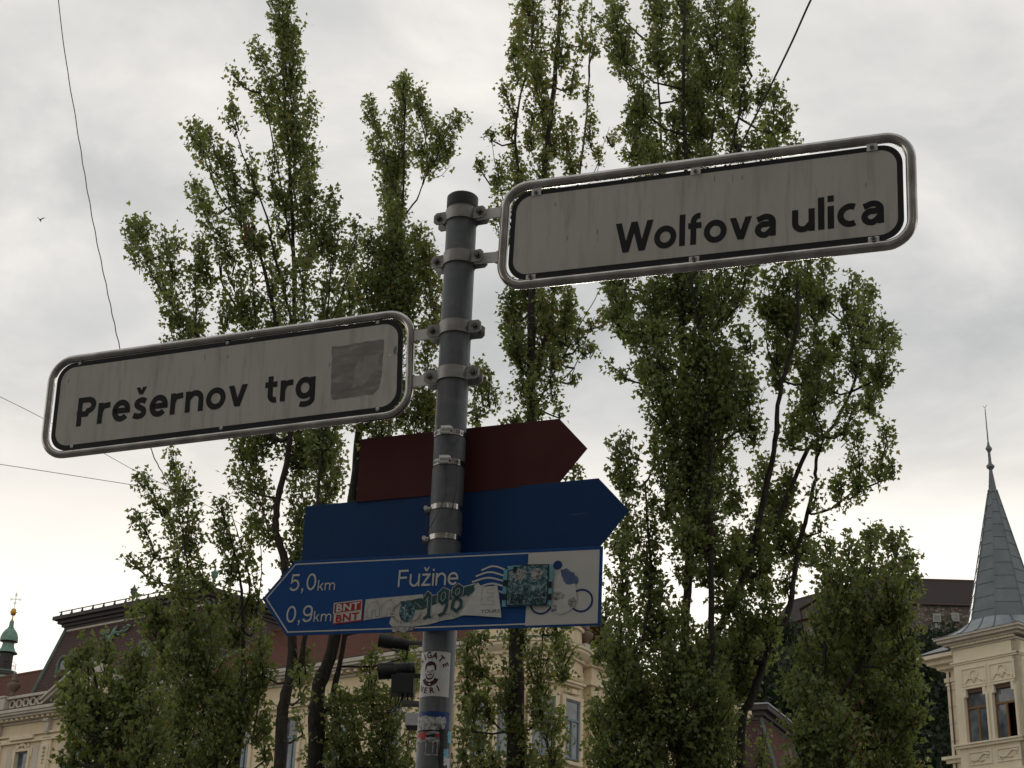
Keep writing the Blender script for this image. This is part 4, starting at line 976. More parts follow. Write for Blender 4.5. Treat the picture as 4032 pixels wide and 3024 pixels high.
plD = cv('F', [(1380, 560, 1380, 380, 40), (1640, 540, 1640, 400, 40), (1330, 620, 1330, 480, 26), (1490, 660, 1490, 540, 46), (1420, 720, 1400, 600, 36), (1560, 680, 1565, 560, 40), (1340, 690, 1320, 610, 28), (1600, 640, 1610, 540, 30), (1460, 560, 1460, 420, 50), (1560, 520, 1560, 400, 50), (1430, 880, 1430, 700, 50), (1500, 1000, 1500, 800, 60), (1580, 900, 1580, 760, 44), (1440, 1100, 1440, 960, 40), (1520, 1180, 1520, 1040, 50), (1390, 1660, 1390, 1480, 50), (1460, 1560, 1460, 1380, 56), (1540, 1660, 1540, 1460, 56), (1340, 1480, 1340, 1340, 44), (1330, 1660, 1320, 1500, 44), (1420, 1360, 1420, 1250, 36), (1380, 330, 1370, 200, 34), (1500, 330, 1500, 200, 50)])+cv('C', [(900, 330, 860, 40, 82), (860, 60, 830, -80, 50), (800, 120, 770, 85, 24), (940, 420, 900, 200, 70), (1010, 600, 1000, 380, 55), (1060, 880, 1020, 500, 80), (960, 760, 950, 690, 34), (1060, 900, 1040, 780, 70), (1100, 350, 1090, -50, 85), (1250, 500, 1230, -60, 100), (1400, 450, 1400, -60, 115), (1500, 500, 1530, 0, 80), (1560, 330, 1550, 60, 55), (1330, 700, 1300, 450, 72), (1200, 850, 1170, 600, 56), (1440, 650, 1450, 480, 44), (1560, 600, 1560, 430, 46), (1640, 560, 1680, 400, 36), (1700, 780, 1740, 460, 58), (1780, 720, 1800, 580, 40), (1520, 830, 1470, 640, 66), (1640, 830, 1640, 680, 60), (1840, 800, 1850, 750, 20), (1740, 830, 1740, 740, 44), (1340, 850, 1330, 760, 60)])
plD += cv('D', [(150, 180, 110, -10, 56), (230, 300, 170, 130, 55), (140, 340, 85, 280, 15), (210, 380, 200, 280, 36), (300, 500, 250, 330, 56), (260, 120, 250, 0, 56), (330, 200, 320, -20, 66), (420, 250, 430, 0, 80), (400, 480, 400, 200, 110), (550, 500, 560, 300, 52), (470, 450, 480, 250, 66), (560, 230, 550, 160, 36), (420, 700, 430, 420, 110), (300, 720, 290, 520, 46), (380, 880, 370, 650, 92), (500, 780, 500, 650, 36), (570, 560, 600, 480, 26),
    (150, 700, 140, 540, 60), (130, 900, 150, 680, 56), (220, 980, 210, 780, 46), (240, 620, 240, 500, 20), (120, 1100, 130, 880, 46), (220, 1100, 220, 960, 36), (350, 1000, 340, 830, 52), (420, 1000, 420, 800, 62), (480, 1100, 480, 950, 60),
    (150, 1300, 170, 1100, 95), (260, 1300, 260, 1140, 56), (60, 1280, 50, 1230, 36), (120, 1500, 130, 1330, 72), (240, 1500, 240, 1270, 92), (400, 1350, 400, 1180, 105), (380, 1600, 380, 1350, 125), (60, 1659, 50, 1450, 66), (180, 1650, 180, 1500, 84), (300, 1680, 300, 1500, 94), (330, 1200, 340, 1100, 60), (60, 1180, 80, 1080, 34)])
poplar('large dark poplar with dense crown directly below the upper street sign', 20.0, [
    (U((2560, 3024), (2640, 2760), (2689, 2596), (2700, 2400), (2729, 1912), (2690, 1448), (2680, 1100), (2700, 700), (2690, 350), (2700, -80)), .095, .02),
    (U((2750, 3024), (2790, 2700), (2799, 2480), (2799, 1912), (2780, 1500), (2720, 1100)), .07, .02), (U((2690, 1250), (2630, 900), (2600, 500), (2580, 0)), .04, .01), (U((2700, 1000), (2780, 700), (2830, 300), (2850, -60)), .035, .01),
    (U((2700, 900), (2870, 620), (2920, 380), (2960, 300)), .03, .008), (U((2480, 3024), (2500, 2700), (2560, 2300), (2540, 1900)), .045, .012), (U((2700, 1800), (2600, 1500), (2560, 1200)), .02, .006)], plD, 41, .02, .74)

plF = cv('F', [(1700, 690, 1700, 550, 34), (1775, 660, 1780, 560, 26), (1660, 680, 1655, 580, 28), (1830, 700, 1845, 600, 24), (1740, 640, 1740, 500, 30), (1590, 1300, 1590, 1150, 40), (1640, 1230, 1640, 1100, 36), (1690, 1180, 1690, 1060, 30), (1700, 780, 1710, 660, 30), (1760, 880, 1770, 760, 34), (1600, 1480, 1600, 1340, 36)])+cv('D', [(650, 330, 640, 80, 50), (700, 150, 690, -20, 62), (780, 120, 790, 0, 54), (760, 350, 800, 160, 54), (730, 500, 760, 330, 54), (840, 380, 850, 170, 34), (960, 220, 950, 20, 56), (1010, 330, 1010, 150, 52), (920, 300, 900, 120, 38), (970, 430, 990, 300, 44), (880, 520, 920, 400, 44), (790, 560, 780, 450, 44), (700, 560, 720, 460, 36), (1040, 240, 1050, 190, 20),
    (930, 720, 930, 520, 38), (870, 760, 870, 650, 34), (1000, 690, 1010, 600, 34), (1020, 580, 1030, 512, 30), (1050, 660, 1045, 630, 14), (620, 760, 610, 600, 44), (680, 760, 700, 640, 44), (780, 760, 790, 680, 24), (640, 860, 640, 740, 54), (800, 860, 800, 800, 20),
    (520, 950, 510, 870, 44), (600, 1050, 600, 900, 60), (720, 950, 720, 840, 44), (620, 1200, 610, 1030, 62), (540, 1250, 530, 1080, 72), (760, 930, 770, 880, 34), (520, 1400, 530, 1230, 72), (470, 1680, 480, 1450, 72), (600, 1640, 610, 1510, 16), (560, 1350, 640, 1200, 44), (690, 1060, 700, 970, 30)])
poplar('open poplar with bare forked limbs, right of the densest crown', 20.8, [
    (U((2915, 3024), (2961, 2747), (3054, 2492), (3100, 2434), (3147, 2144), (3205, 1912), (3216, 1796)), .070, .022),
    (U((2800, 2560), (2860, 2420), (2950, 2214), (3020, 1900), (3054, 1738), (3077, 1506), (3135, 1309), (3140, 1120)), .070, .020), (U((2990, 2120), (3054, 2051), (3182, 1773), (3286, 1668), (3379, 1448), (3400, 1250)), .050, .014), (U((3205, 2022), (3240, 2015), (3286, 1993), (3402, 1889), (3506, 1750)), .022, .006),
    (U((3080, 1500), (3030, 1400), (3010, 1280)), .02, .008), (U((3216, 1800), (3240, 1720), (3200, 1600)), .02, .008), (U((2700, 3024), (2740, 2850), (2800, 2560)), .075, .070)], plF, 53, .02, .70)

plE = cv('D', [(830, 1050, 830, 880, 40), (780, 960, 790, 930, 34), (900, 1000, 910, 890, 44), (960, 1000, 990, 850, 44), (1060, 1000, 1050, 860, 48), (1100, 1050, 1110, 940, 38), (860, 1150, 860, 980, 80), (1040, 1150, 1040, 980, 80), (950, 1250, 950, 1050, 90), (1080, 1300, 1080, 1080, 62), (820, 1330, 830, 1130, 82), (760, 1330, 740, 1240, 60), (710, 1420, 700, 1340, 42), (940, 1450, 930, 1200, 120), (1080, 1480, 1080, 1250, 72), (780, 1520, 760, 1330, 92), (1110, 1500, 1120, 1330, 38), (1000, 1680, 1000, 1400, 120), (850, 1680, 860, 1450, 100), (740, 1680, 740, 1480, 62), (1080, 1640, 1080, 1500, 34), (900, 1150, 880, 1030, 60)])
poplar('lower bushy poplar in front of the castle hill, left of the zinc spire', 19.0, [
    (U((3216, 3024), (3228, 2840), (3245, 2600), (3251, 2492), (3270, 2200)), .055, .012), (U((3228, 2840), (3320, 2720), (3414, 2550), (3472, 2353), (3540, 2150)), .040, .008), (U((3240, 2700), (3180, 2550), (3150, 2400)), .022, .006), (U((3420, 3100), (3440, 2800), (3480, 2600)), .03, .01)], plE, 61, .04, .82)

plG = cv('F', [(400, 1660, 400, 1520, 50), (470, 1660, 470, 1500, 46), (520, 1560, 520, 1420, 36), (400, 1500, 390, 1360, 40), (340, 1400, 330, 1290, 30), (450, 1480, 450, 1340, 40), (560, 1480, 560, 1380, 26)])+cv('G', [(640, 330, 590, 90, 46), (560, 420, 440, 210, 48), (680, 560, 650, 220, 80), (520, 600, 420, 400, 38), (640, 760, 600, 450, 62), (480, 720, 380, 630, 28), (560, 760, 500, 700, 26), (860, 560, 840, 330, 62), (900, 700, 880, 480, 70), (980, 650, 990, 400, 34), (760, 760, 720, 600, 52), (680, 1000, 660, 700, 96), (560, 950, 420, 830, 52), (600, 1150, 520, 850, 80), (900, 1000, 880, 750, 90), (1000, 900, 1000, 700, 52), (760, 1100, 800, 850, 72), (400, 900, 380, 840, 24),
    (560, 1500, 560, 1150, 84), (650, 1650, 660, 1250, 100), (780, 1600, 760, 1150, 104), (880, 1500, 870, 1150, 84), (950, 1400, 960, 1100, 54), (1010, 1500, 1020, 1180, 62), (1060, 1620, 1050, 1350, 40), (880, 1680, 880, 1500, 70)])
poplar('lower poplar in front of the mansard roof, under the left street sign', 22.0, [
    (U((930, 3024), (945, 2800), (958, 2658), (955, 2400), (930, 2200), (870, 2000)), .060, .010), (U((955, 2420), (985, 2300), (950, 2150), (900, 1990)), .022, .006), (U((800, 3024), (790, 2700), (770, 2450), (740, 2250), (720, 2050)), .045, .008), (U((740, 2330), (600, 2280), (500, 2210)), .018, .005), (U((720, 2100), (690, 1950), (670, 1780)), .015, .004), (U((1000, 2480), (1030, 2200), (1000, 2050)), .016, .005)], plG, 71, .03, .60)

plH = cv('F', [(200, 1600, 190, 1480, 40), (260, 1660, 250, 1530, 50), (330, 1660, 330, 1500, 50), (160, 1560, 165, 1470, 26), (300, 1560, 300, 1420, 36)])+cv('G', [(200, 1350, 160, 1050, 62), (270, 1250, 260, 1010, 48), (120, 1300, 110, 1080, 34), (60, 1350, 50, 1230, 30), (200, 1600, 180, 1280, 110), (420, 1350, 430, 1070, 82), (330, 1500, 330, 1250, 84), (450, 1600, 480, 1300, 110), (300, 1700, 250, 1520, 74), (120, 1650, 120, 1450, 44), (60, 1659, 40, 1590, 22), (400, 1700, 400, 1500, 80)])
poplar('lowest poplar at the bottom left, in front of the palace facade', 18.5, [
    (U((420, 3150), (400, 2900), (380, 2700), (340, 2550)), .04, .008), (U((410, 3000), (500, 2800), (560, 2600)), .03, .006), (U((390, 2850), (300, 2720), (250, 2640)), .02, .005)], plH, 83, .04, .74)
# brown withered clusters
rng = np.random.default_rng(9)
for (x, y, Y, r, par) in ((1855, 1590, 18.3, .20, 0), (531, 510, 20.8, .11, 0)):
    c = PD(x, y, Y); n = 45
    q = c+rng.normal(size=(n, 3))*np.array([r*.35, r*.35, r*.8])
    o = leaf_mesh('withered_leaves', q, rng.normal(size=(n, 3)), np.full(n, .07), np.zeros(n), np.zeros(n), rng, M_['leafbrown'])
    tree = [k for k in bpy.data.objects if k.name.startswith('poplar_tree')]
    host = tree[6-1] if x > 1000 else tree[0]
    o.parent = host; o.matrix_parent_inverse = Matrix.Translation(-Vector(host.location)); tag(o, kind='stuff')

for o_ in bpy.data.objects:
    if o_.name.startswith('poplar_tree') and 'leaves' in o_: del o_['leaves']

# ------------------------------------------------------------------ lettering from strokes
def arc(cx, cy, rx, ry, a0, a1, n=18):
    return [(cx+rx*math.cos(R(a0+(a1-a0)*i/n)), cy+ry*math.sin(R(a0+(a1-a0)*i/n))) for i in range(n+1)]
def crv(pts, n=6):
    return [tuple(p) for p in spline([np.array(p) for p in pts], n)]
XH, CAP, ASC = .53, .73, .76
def glyph(ch, T):
    """strokes: list of ('r', polyline) ribbons or ('p', polygon); returns (strokes, advance)"""
    h = T/2; S = []
    def r(*p, **k): S.append(('r', list(p)))
    def leg(x0, y0, x1, y1, wd): S.append(('p', [(x0-wd/2, y0), (x0+wd/2, y0), (x1+wd/2, y1), (x1-wd/2, y1)]))
    o = .012
    if ch == 'o': w = .555; S.append(('c', arc(w/2, XH/2, w/2-h, XH/2-h+o, 0, 360, 32)[:-1]))
    elif ch == '0': w = .54; S.append(('c', arc(w/2, CAP/2, w/2-h-.02, CAP/2-h, 0, 360, 32)[:-1]))
    elif ch == 'l': w = T; r((h, 0), (h, ASC))
    elif ch == 'i': w = T; r((h, 0), (h, XH)); r((h, XH+.10), (h, XH+.10+T*1.0))
    elif ch == 'u': w = .52; r((w-h, 0), (w-h, XH)); S.append(('r', [(h, XH), (h, .22)]+arc(w*.47, .22, w*.47-h, .22-h+o, 180, 300, 14)[1:]+[(w-h, .20)]))
    elif ch == 'n': w = .52; r((h, 0), (h, XH)); S.append(('r', [(h, XH-.20)]+arc(w*.53, XH-.22, w-h-w*.53, .22-h+o, 120, 0, 14)+[(w-h, 0)]))
    elif ch == 'm':
        w = .82; r((h, 0), (h, XH))
        for x in (w/2, w-h): S.append(('r', [(x-w/2+h, XH-.2)]+arc(x-.17, XH-.2, .17, .2-h+o, 130, 0, 14)+[(x, 0)]))
    elif ch == 'v': w = .535; q = T*1.08; leg(q/2, XH, w/2, 0, q); leg(w-q/2, XH, w/2, 0, q)
    elif ch == 'W': w = .96; q = T*1.08; leg(q/2, CAP, .275, 0, q); leg(w/2, CAP, .275, 0, q); leg(w/2, CAP, w-.275, 0, q); leg(w-q/2, CAP, w-.275, 0, q)
    elif ch == 'f': w = .36; S.append(('r', [(.06+h, 0), (.06+h, .55)]+arc(.06+h+.15, .56, .15, ASC-h-.56, 180, 82, 10))); r((0, XH-h), (w-.03, XH-h))
    elif ch == 't': w = .36; S.append(('r', [(.08+h, .67), (.08+h, .2)]+arc(.08+h+.14, .19, .14, .19-h+o, 180, 285, 10))); r((0, XH-h), (w-.02, XH-h))
    elif ch == 'c': w = .46; S.append(('r', arc(.29, XH/2, .29-h, XH/2-h+o, 62, 298, 26)))
    elif ch == 'e': w = .53; S.append(('r', [(h*.9, XH*.50), (w-h, XH*.50)]+arc(w/2, XH/2, w/2-h, XH/2-h+o, 4, 318, 30)))
    elif ch == 'r': w = .355; r((h, 0), (h, XH)); S.append(('r', crv([(h, .28), (h+.06, .41), (h+.14, XH-h-.015), (w, XH-h)])))
    elif ch == 's' or ch == 'š':
        w = .42; S.append(('r', crv([(.375, XH-h-.035), (.27, XH-h+.008), (.16, XH-h-.01), (.10+h*.1, .385), (.15, .315), (.25, .262), (.325, .205), (.325, .12), (.26, h+.002), (.15, h-.006), (.03, h+.035)])))
        if ch == 'š': q = T*.80; leg(.06+q/2, .80, .215, .615, q); leg(.37-q/2, .80, .215, .615, q)
    elif ch == 'a': w = .50; S.append(('r', [(.055, XH-h-.045)]+arc(.26, .33, w-h-.26, XH-h-.33+o, 112, 0, 14)+[(w-h, 0)])); S.append(('r', [(w-h, .305), (.30, .298)]+arc(.225, .17, .225-h, .128, 78, 282, 18)+[(.34, .095), (w-h, .19)]))
    elif ch == 'g': w = .55; S.append(('c', arc(.265, XH/2+.005, .265-h, XH/2-h+o, 0, 360, 30)[:-1])); S.append(('r', [(w-h, XH), (w-h, 0)]+arc(.265, -.02, w-h-.265, .19-h, 0, -128, 14)))
    elif ch == 'P': w = .55; r((h, 0), (h, CAP)); S.append(('r', [(h, CAP-h)]+[(.28, CAP-h)]+arc(.30, .515, w-h-.30, CAP-h-.515, 85, -85, 16)+[(.28, .30), (h, .30)]))
    elif ch == 'F': w = .50; r((h, 0), (h, CAP)); r((h, CAP-h), (w, CAP-h)); r((h, .39), (w-.06, .39))
    elif ch == 'ž' or ch == 'z':
        w = .46; r((.03, XH-h), (w-.02, XH-h)); r((0, h), (w, h)); leg(w-.10, XH-T, .10, T, T*1.3)
        if ch == 'ž': q = T*.9; leg(.08+q/2, .80, .23, .63, q); leg(.38-q/2, .80, .23, .63, q)
    elif ch == 'k': w = .47; r((h, 0), (h, ASC)); leg(w-.07, XH, .12, .22, T*1.25); leg(w-.06, 0, .20, .31, T*1.25)
    elif ch == '5': w = .52; S.append(('r', [(.47, CAP-h), (.13, CAP-h), (.085, .37)]+crv([(.085, .37), (.16, .43), (.27, .455), (.40, .40), (.46, .25), (.40, .10), (.26, h), (.12, .065), (.04, .16)])))
    elif ch == '9': w = .52; S.append(('c', arc(.25, .49, .25-h, .24-h, 0, 360, 26)[:-1])); S.append(('r', crv([(.5-h, .50), (.49-h, .30), (.43-h*.5, .12), (.25, h), (.12, .06), (.05, .15)])))
    elif ch == ',': w = .16; S.append(('p', [(.03, 0), (.03, T*1.15), (.03+T*1.1, T*1.15), (.03+T*1.1, -.02), (.05, -.14), (.03, -.11), (.075, 0)]))
    else: w = .30
    return S, w
def ribbon(pts, T, closed=False):
    pts = [Vector((p[0], p[1])) for p in pts]; q = [pts[0]]
    for p in pts[1:]:
        if (p-q[-1]).length > 1e-4: q.append(p)
    n = len(q); L = []; Rr = []
    for i in range(n):
        if closed: a, b = q[i]-q[i-1], q[(i+1) % n]-q[i]
        else: a = q[i]-q[i-1] if i else q[1]-q[0]; b = q[i+1]-q[i] if i < n-1 else a
        a = a.normalized(); b = b.normalized(); tn = (a+b)
        tn = tn.normalized() if tn.length > 1e-6 else a
        nn = Vector((-tn.y, tn.x)); k = 1/max(.55, nn.dot(Vector((-a.y, a.x))))
        L.append(q[i]+nn*T/2*k); Rr.append(q[i]-nn*T/2*k)
    fs = [(i, i+1, n+i+1, n+i) for i in range(n-1)]
    if closed: fs.append((n-1, 0, n, 2*n-1))
    return L+Rr, fs
def text(m, s, T, x0, x1, base, cap, y, gap=.085, space=.30, slant=0.0):
    """flat print on the plane at depth y, fitted between x0 and x1"""
    tot = 0; lay = []
    for i, ch in enumerate(s):
        if ch == ' ': tot += space; continue
        S, w = glyph(ch, T); lay.append((tot, S)); tot += w+gap-(.042 if ch in 'Wf' else 0)
    tot -= gap; kx = (x1-x0)/tot; ky = cap/CAP; dep = 0
    for (ox, S) in lay:
        for kind, pts in S:
            dep += 1
            if kind == 'p': V, F = [Vector(p) for p in pts], [tuple(range(len(pts)))]
            else: V, F = ribbon(pts, T, kind == 'c')
            m.add([(x0+(ox+v.x+slant*v.y)*kx, y-.00006*(dep % 6), base+v.y*ky) for v in V], F)
    return m
_FM = {}
def font_mesh(ch, off=.018):
    if (ch, off) not in _FM:
        cu = bpy.data.curves.new('g', 'FONT'); cu.body = ch; cu.size = 1; cu.offset = off
        ob = bpy.data.objects.new('g', cu); COL.objects.link(ob); dg = bpy.context.evaluated_depsgraph_get(); dg.update()
        me = ob.evaluated_get(dg).to_mesh(); V = [v.co.copy() for v in me.vertices]; F = [tuple(p.vertices) for p in me.polygons]
        ob.evaluated_get(dg).to_mesh_clear(); bpy.data.objects.remove(ob); bpy.data.curves.remove(cu)
        lo = min(v.x for v in V); hi = max(v.x for v in V)
        _FM[(ch, off)] = ([(v.x-lo, v.y) for v in V], F, hi-lo)
    return _FM[(ch, off)]
def ftext(m, s, x0, x1, base, cap, fn, off=.018, rot=0.0, gap=.07, space=.28):
    """block capitals; fn maps (x, z) of the print to a point"""
    tot = 0; lay = []
    for ch in s:
        if ch == ' ': tot += space; continue
        V, F, w = font_mesh(ch, off); lay.append((tot, V, F)); tot += w+gap
    tot -= gap; kx = (x1-x0)/tot; c, s_ = math.cos(rot), math.sin(rot)
    for ox, V, F in lay:
        vs = []
        for v in V:
            a, b = (ox+v[0])*kx, v[1]*cap/.70
            vs.append(fn(x0+a*c-b*s_, base+a*s_+b*c))
        m.add(vs, F)
    return m

def rrect(w, h, r, n=8):
    p = []
    for (cx, cz, a) in ((w/2-r, h/2-r, 0), (-w/2+r, h/2-r, 90), (-w/2+r, -h/2+r, 180), (w/2-r, -h/2+r, 270)):
        p += [(cx+r*math.cos(R(a+90*i/n)), cz+r*math.sin(R(a+90*i/n))) for i in range(n+1)]
    return p
def sign_root(name, label, c, yaw, lean, roll):
    yw, tl, ro = R(yaw), R(lean), R(roll)
    d = Vector((math.cos(yw), math.sin(yw), 0)); nb = Vector((-math.sin(yw), math.cos(yw), 0)); k = Vector((0, 0, 1))
    k2 = k*math.cos(tl)+nb*math.sin(tl); dd = d*math.cos(ro)+k2*math.sin(ro); kk = -d*math.sin(ro)+k2*math.cos(ro); y = kk.cross(dd)
    M = Matrix(((dd.x, y.x, kk.x, c[0]), (dd.y, y.y, kk.y, c[1]), (dd.z, y.z, kk.z, c[2]), (0, 0, 0, 1)))
    return thing(name, label, 'sign', M=M), M

# ------------------------------------------------------------------ the post
PX, PY, PR = -.14236, 3.49871, .038
pole = thing('sign_post', 'round grey galvanised steel post carrying all the signs, with stickers on it', 'post', (PX, PY, 0))
MB().lathe([(PR, 0), (PR, 3.546), (PR-.002, 3.550), (0, 3.5505)], 48).build('shaft', M_['pole'], pole, smooth=40)
MB().lathe([(PR+.0008, 3.522), (PR+.0018, 3.524), (PR+.0018, 3.553), (PR-.001, 3.556), (0, 3.5565)], 48).build('cap', M_['cap'], pole, smooth=40)
def onpole(u, z, dr):           # u = arc length right of the side facing the camera
    a = R(-90)+u/(PR+dr); return ((PR+dr)*math.cos(a), (PR+dr)*math.sin(a), z)
def patch(u0, u1, z0, z1, dr, name, mat, parent, n=14, jag=0.0, seed=1):
    rg = random.Random(seed); m = MB(); vs = []
    nz = 6
    for j in range(nz+1):
        for i in range(n+1):
            jz = (rg.uniform(-jag, jag) if j in (0, nz) else 0); ju = (rg.uniform(-jag, jag) if i in (0, n) else 0)
            vs.append(onpole(u0+(u1-u0)*i/n+ju, z0+(z1-z0)*j/nz+jz, dr))
    m.add(vs, [(j*(n+1)+i, j*(n+1)+i+1, (j+1)*(n+1)+i+1, (j+1)*(n+1)+i) for j in range(nz) for i in range(n)])
    return m.build(name, mat, parent, smooth=60)
st = patch(-.053, .031, 2.276, 2.376, .0006, 'portrait_sticker', M_['offwhite'], pole, 22)
st['label'] = 'white sticker with dark red stencilled portrait and lettering'
fc, fz = -.0165, 2.328
m = MB(); fn = lambda x, z: onpole(x, z, .0010)
for ch, ang in zip('ARRIGATE', (172, 152, 133, 114, 96, 75, 52, 28)):
    rad = .0335; a = R(ang); V, F, w = font_mesh(ch, .035)
    k = .0135/.70; px_, pz_ = fc+rad*math.cos(a), fz+.000+rad*math.sin(a); ra = a-R(90)
    vs = []
    for v in V:
        x, z = (v[0]-w/2)*k*.9, v[1]*k; vs.append(fn(px_+x*math.cos(ra)-z*math.sin(ra), pz_+x*math.sin(ra)+z*math.cos(ra)))
    m.add(vs, F)
for ch, ang in zip('NERI', (238, 258, 279, 298)):
    rad = .0495; a = R(ang); V, F, w = font_mesh(ch, .035)
    k = .0125/.70; px_, pz_ = fc+rad*math.cos(a), fz+.004+rad*math.sin(a); ra = a+R(90)
    vs = []
    for v in V:
        x, z = (v[0]-w/2)*k, v[1]*k; vs.append(fn(px_+x*math.cos(ra)-z*math.sin(ra), pz_+x*math.sin(ra)+z*math.cos(ra)))
    m.add(vs, F)
m.build('lettering', M_['maroon'], st)
def flat(m, poly, fn_): m.add([fn_(x, z) for x, z in poly], [tuple(range(len(poly)))])
m = MB(); f0 = lambda x, z: onpole(fc+x*.001, fz+z*.001, .0010); f1 = lambda x, z: onpole(fc+x*.001, fz+z*.001, .0012)
# hair, side hair, beard and collar as stencil islands
def strip(m, outer, inner, fn_):
    n = len(outer); m.add([fn_(*p) for p in outer]+[fn_(*p) for p in inner], [(i, i+1, n+i+1, n+i) for i in range(n-1)])
strip(m, [(-13, 6), (-14, 14), (-11.5, 21), (-5, 25.5), (3, 26), (10, 23), (14, 16), (14.5, 9), (12.5, 4)], [(-11.5, 5), (-9.5, 10), (-9, 14), (-6, 16.5), (-1, 15.5), (5, 17.5), (9, 15), (10.5, 9), (11, 4)], f0)
strip(m, [(-12, -1), (-10.5, -9), (-6, -14.5), (0, -16), (5.5, -14), (9.5, -8), (10.5, -1)], [(-10, -1), (-8, -7.5), (-4.5, -11), (0, -12), (4.5, -10.5), (7.5, -6.5), (9.3, -1)], f0)
for p in ([(-8, 4.5), (-2, 5), (-2, 3.4), (-8, 3)], [(2, 5), (8.5, 5.2), (8.5, 3.6), (2, 3.6)], [(-6.5, -4), (0, -1.8), (6.5, -4), (5.5, -6), (0, -4.6), (-5.5, -6)], [(-3, -8.4), (3, -8.4), (2.2, -9.4), (-2.2, -9.4)], [(-.6, 2.6), (.6, 2.6), (1.5, -.8), (-1.4, -.8)], [(-7, 1.8), (-3, 1.9), (-3, .9), (-7, .6)], [(3, 1.9), (7.3, 2), (7.3, .9), (3, .9)]): flat(m, p, f0)
strip(m, [(-20, -14), (-11, -11), (-8.5, -17), (0, -20.5), (8.5, -17), (11.5, -11), (20.5, -15)], [(-17, -22), (-10, -27.5), (-5, -29.5), (0, -30.2), (5, -29.5), (10, -27), (16, -23)], f0)
m.build('portrait', M_['maroon'], st)
m = MB(); flat(m, [(4*math.cos(a)*.9, -26.5+3.4*math.sin(a)) for a in np.linspace(0, math.pi, 8)], f1); m.build('badge', M_['scuff'], st)
# torn remains of older stickers further down
b = patch(-.050, .036, 2.205, 2.243, .0005, 'torn_sticker', M_['navy'], pole, 18, .0012, 3); b['label'] = 'torn remains of a navy sticker'
patch(-.054, .026, 2.176, 2.232, .0008, 'torn_sticker', M_['scuff'], pole, 18, .0022, 5)['label'] = 'torn and scuffed white and black sticker'
m = MB()
ftext(m, 'UNION BEO', -.034, .022, 2.217, .012, lambda x, z: onpole(x, z, .0012)); m.build('sticker_print', M_['offwhite'], b)
for (a, c, z0, z1, mt) in ((-.052, -.018, 2.186, 2.197, 'red'), (-.030, -.020, 2.180, 2.188, 'red'), (.004, .013, 2.187, 2.194, 'red'), (-.018, .004, 2.186, 2.192, 'pblack'), (-.048, .018, 2.199, 2.2025, 'pblack')):
    patch(a, c, z0, z1, .0014, 'sticker_scrap', M_[mt], pole, 8, .0009, int(1e4*z0))
b = patch(.014, .044, 2.105, 2.205, .0010, 'torn_sticker', M_['pblack'], pole, 10, .003, 8); b['label'] = 'torn black and blue sticker at the right of the post'
for (a, c, z0, z1, mt) in ((.034, .047, 2.178, 2.203, 'skyblue'), (.024, .040, 2.146, 2.164, 'skyblue'), (.026, .046, 2.128, 2.146, 'offwhite'), (.038, .047, 2.10, 2.128, 'offwhite')):
    patch(a, c, z0, z1, .0016, 'sticker_scrap', M_[mt], pole, 6, .0018, int(1e4*z1))
m = MB()
for k, x in enumerate((-.018, -.002, .008)):
    m.add([onpole(x, 2.148, .0009), onpole(x+.0022, 2.148, .0009), onpole(x+.0022, 2.180, .0009), onpole(x, 2.180, .0009)], [(0, 1, 2, 3)])
m.add([onpole(-.018+.006*i, z, .0010) for z in (2.147, 2.1495) for i in range(6)], [(i, i+1, 7+i, 6+i) for i in range(5)])
m.build('sticker_outline', M_['scuff'], pole)
# ------------------------------------------------------------------ street name signs in tubular frames
def round_frame(w, h, r, tr, n=10):
    pts = rrect(w-2*tr, h-2*tr, r-tr, n); return MB().tube([(x, 0, z) for x, z in pts], tr, 12, closed=True)
def bolt_mesh(r=.0055, L=.010):
    m = MB(); m.lathe([(r*1.45, 0), (r*1.45, -.0015)], 14); m.lathe([(r, -.0015), (r, -L), (r*.75, -L-.001), (0, -L-.0012)], 6); return m
def street_sign(root, w, h, words, panel, clips, screws, tr, ph, dz):
    round_frame(w, h, .072, tr).build('frame', M_['steel'], root, smooth=60)
    pw = w-.060
    sh = lambda q: [(x, z+dz) for x, z in q]
    bd = MB().prism(sh(rrect(pw, ph, .050)), -.003, .0).build('panel', M_['border'], root)
    MB().prism(sh(rrect(pw-.026, ph-.026, .040)), -.0036, -.003).build('face', panel, bd)
    for (s, x0, x1, base, cap) in words: text(MB(), s, .143, x0, x1, base, cap, -.0040, .074).build('lettering', M_['black'], bd)
    for (x, z) in clips:
        zz = 1 if z > 0 else -1
        c_ = MB(); c_.box(x-.0125, x+.0125, -.0065, -.0045, z-.008, z+.008); c_.box(x-.0125, x+.0125, -.0065, .0, z+zz*.008, z+zz*.011)
        co = c_.build('clip', M_['clip'], root, bevel=.0008)
        b_ = bolt_mesh(.0042, .006).build('bolt', M_['bolt'], co); b_.location = (x, -.0066, z-zz*.001); b_.rotation_euler = (R(-90), 0, 0)
    for (x, z) in screws:
        zz = 1 if z > 0 else -1
        t_ = MB(); t_.box(x-.009, x+.009, .0005, .004, z-.012, z+zz*.020 if zz > 0 else z+.012) if zz > 0 else t_.box(x-.009, x+.009, .0005, .004, z-.020, z+.012)
        to = t_.build('tab', M_['clamp'], root)
        s_ = MB(); s_.lathe([(.0048, 0), (.0046, -.0012), (.003, -.0024), (0, -.0028)], 12); so_ = s_.build('screw', M_['clip'], to, smooth=50); so_.location = (x, -.0031, z); so_.rotation_euler = (R(-90), 0, 0)
        q = MB(); q.box(x-.0022, x+.0022, -.0062, -.0058, z-.0006, z+.0006); q.build('slot', M_['black'], to)
    return bd
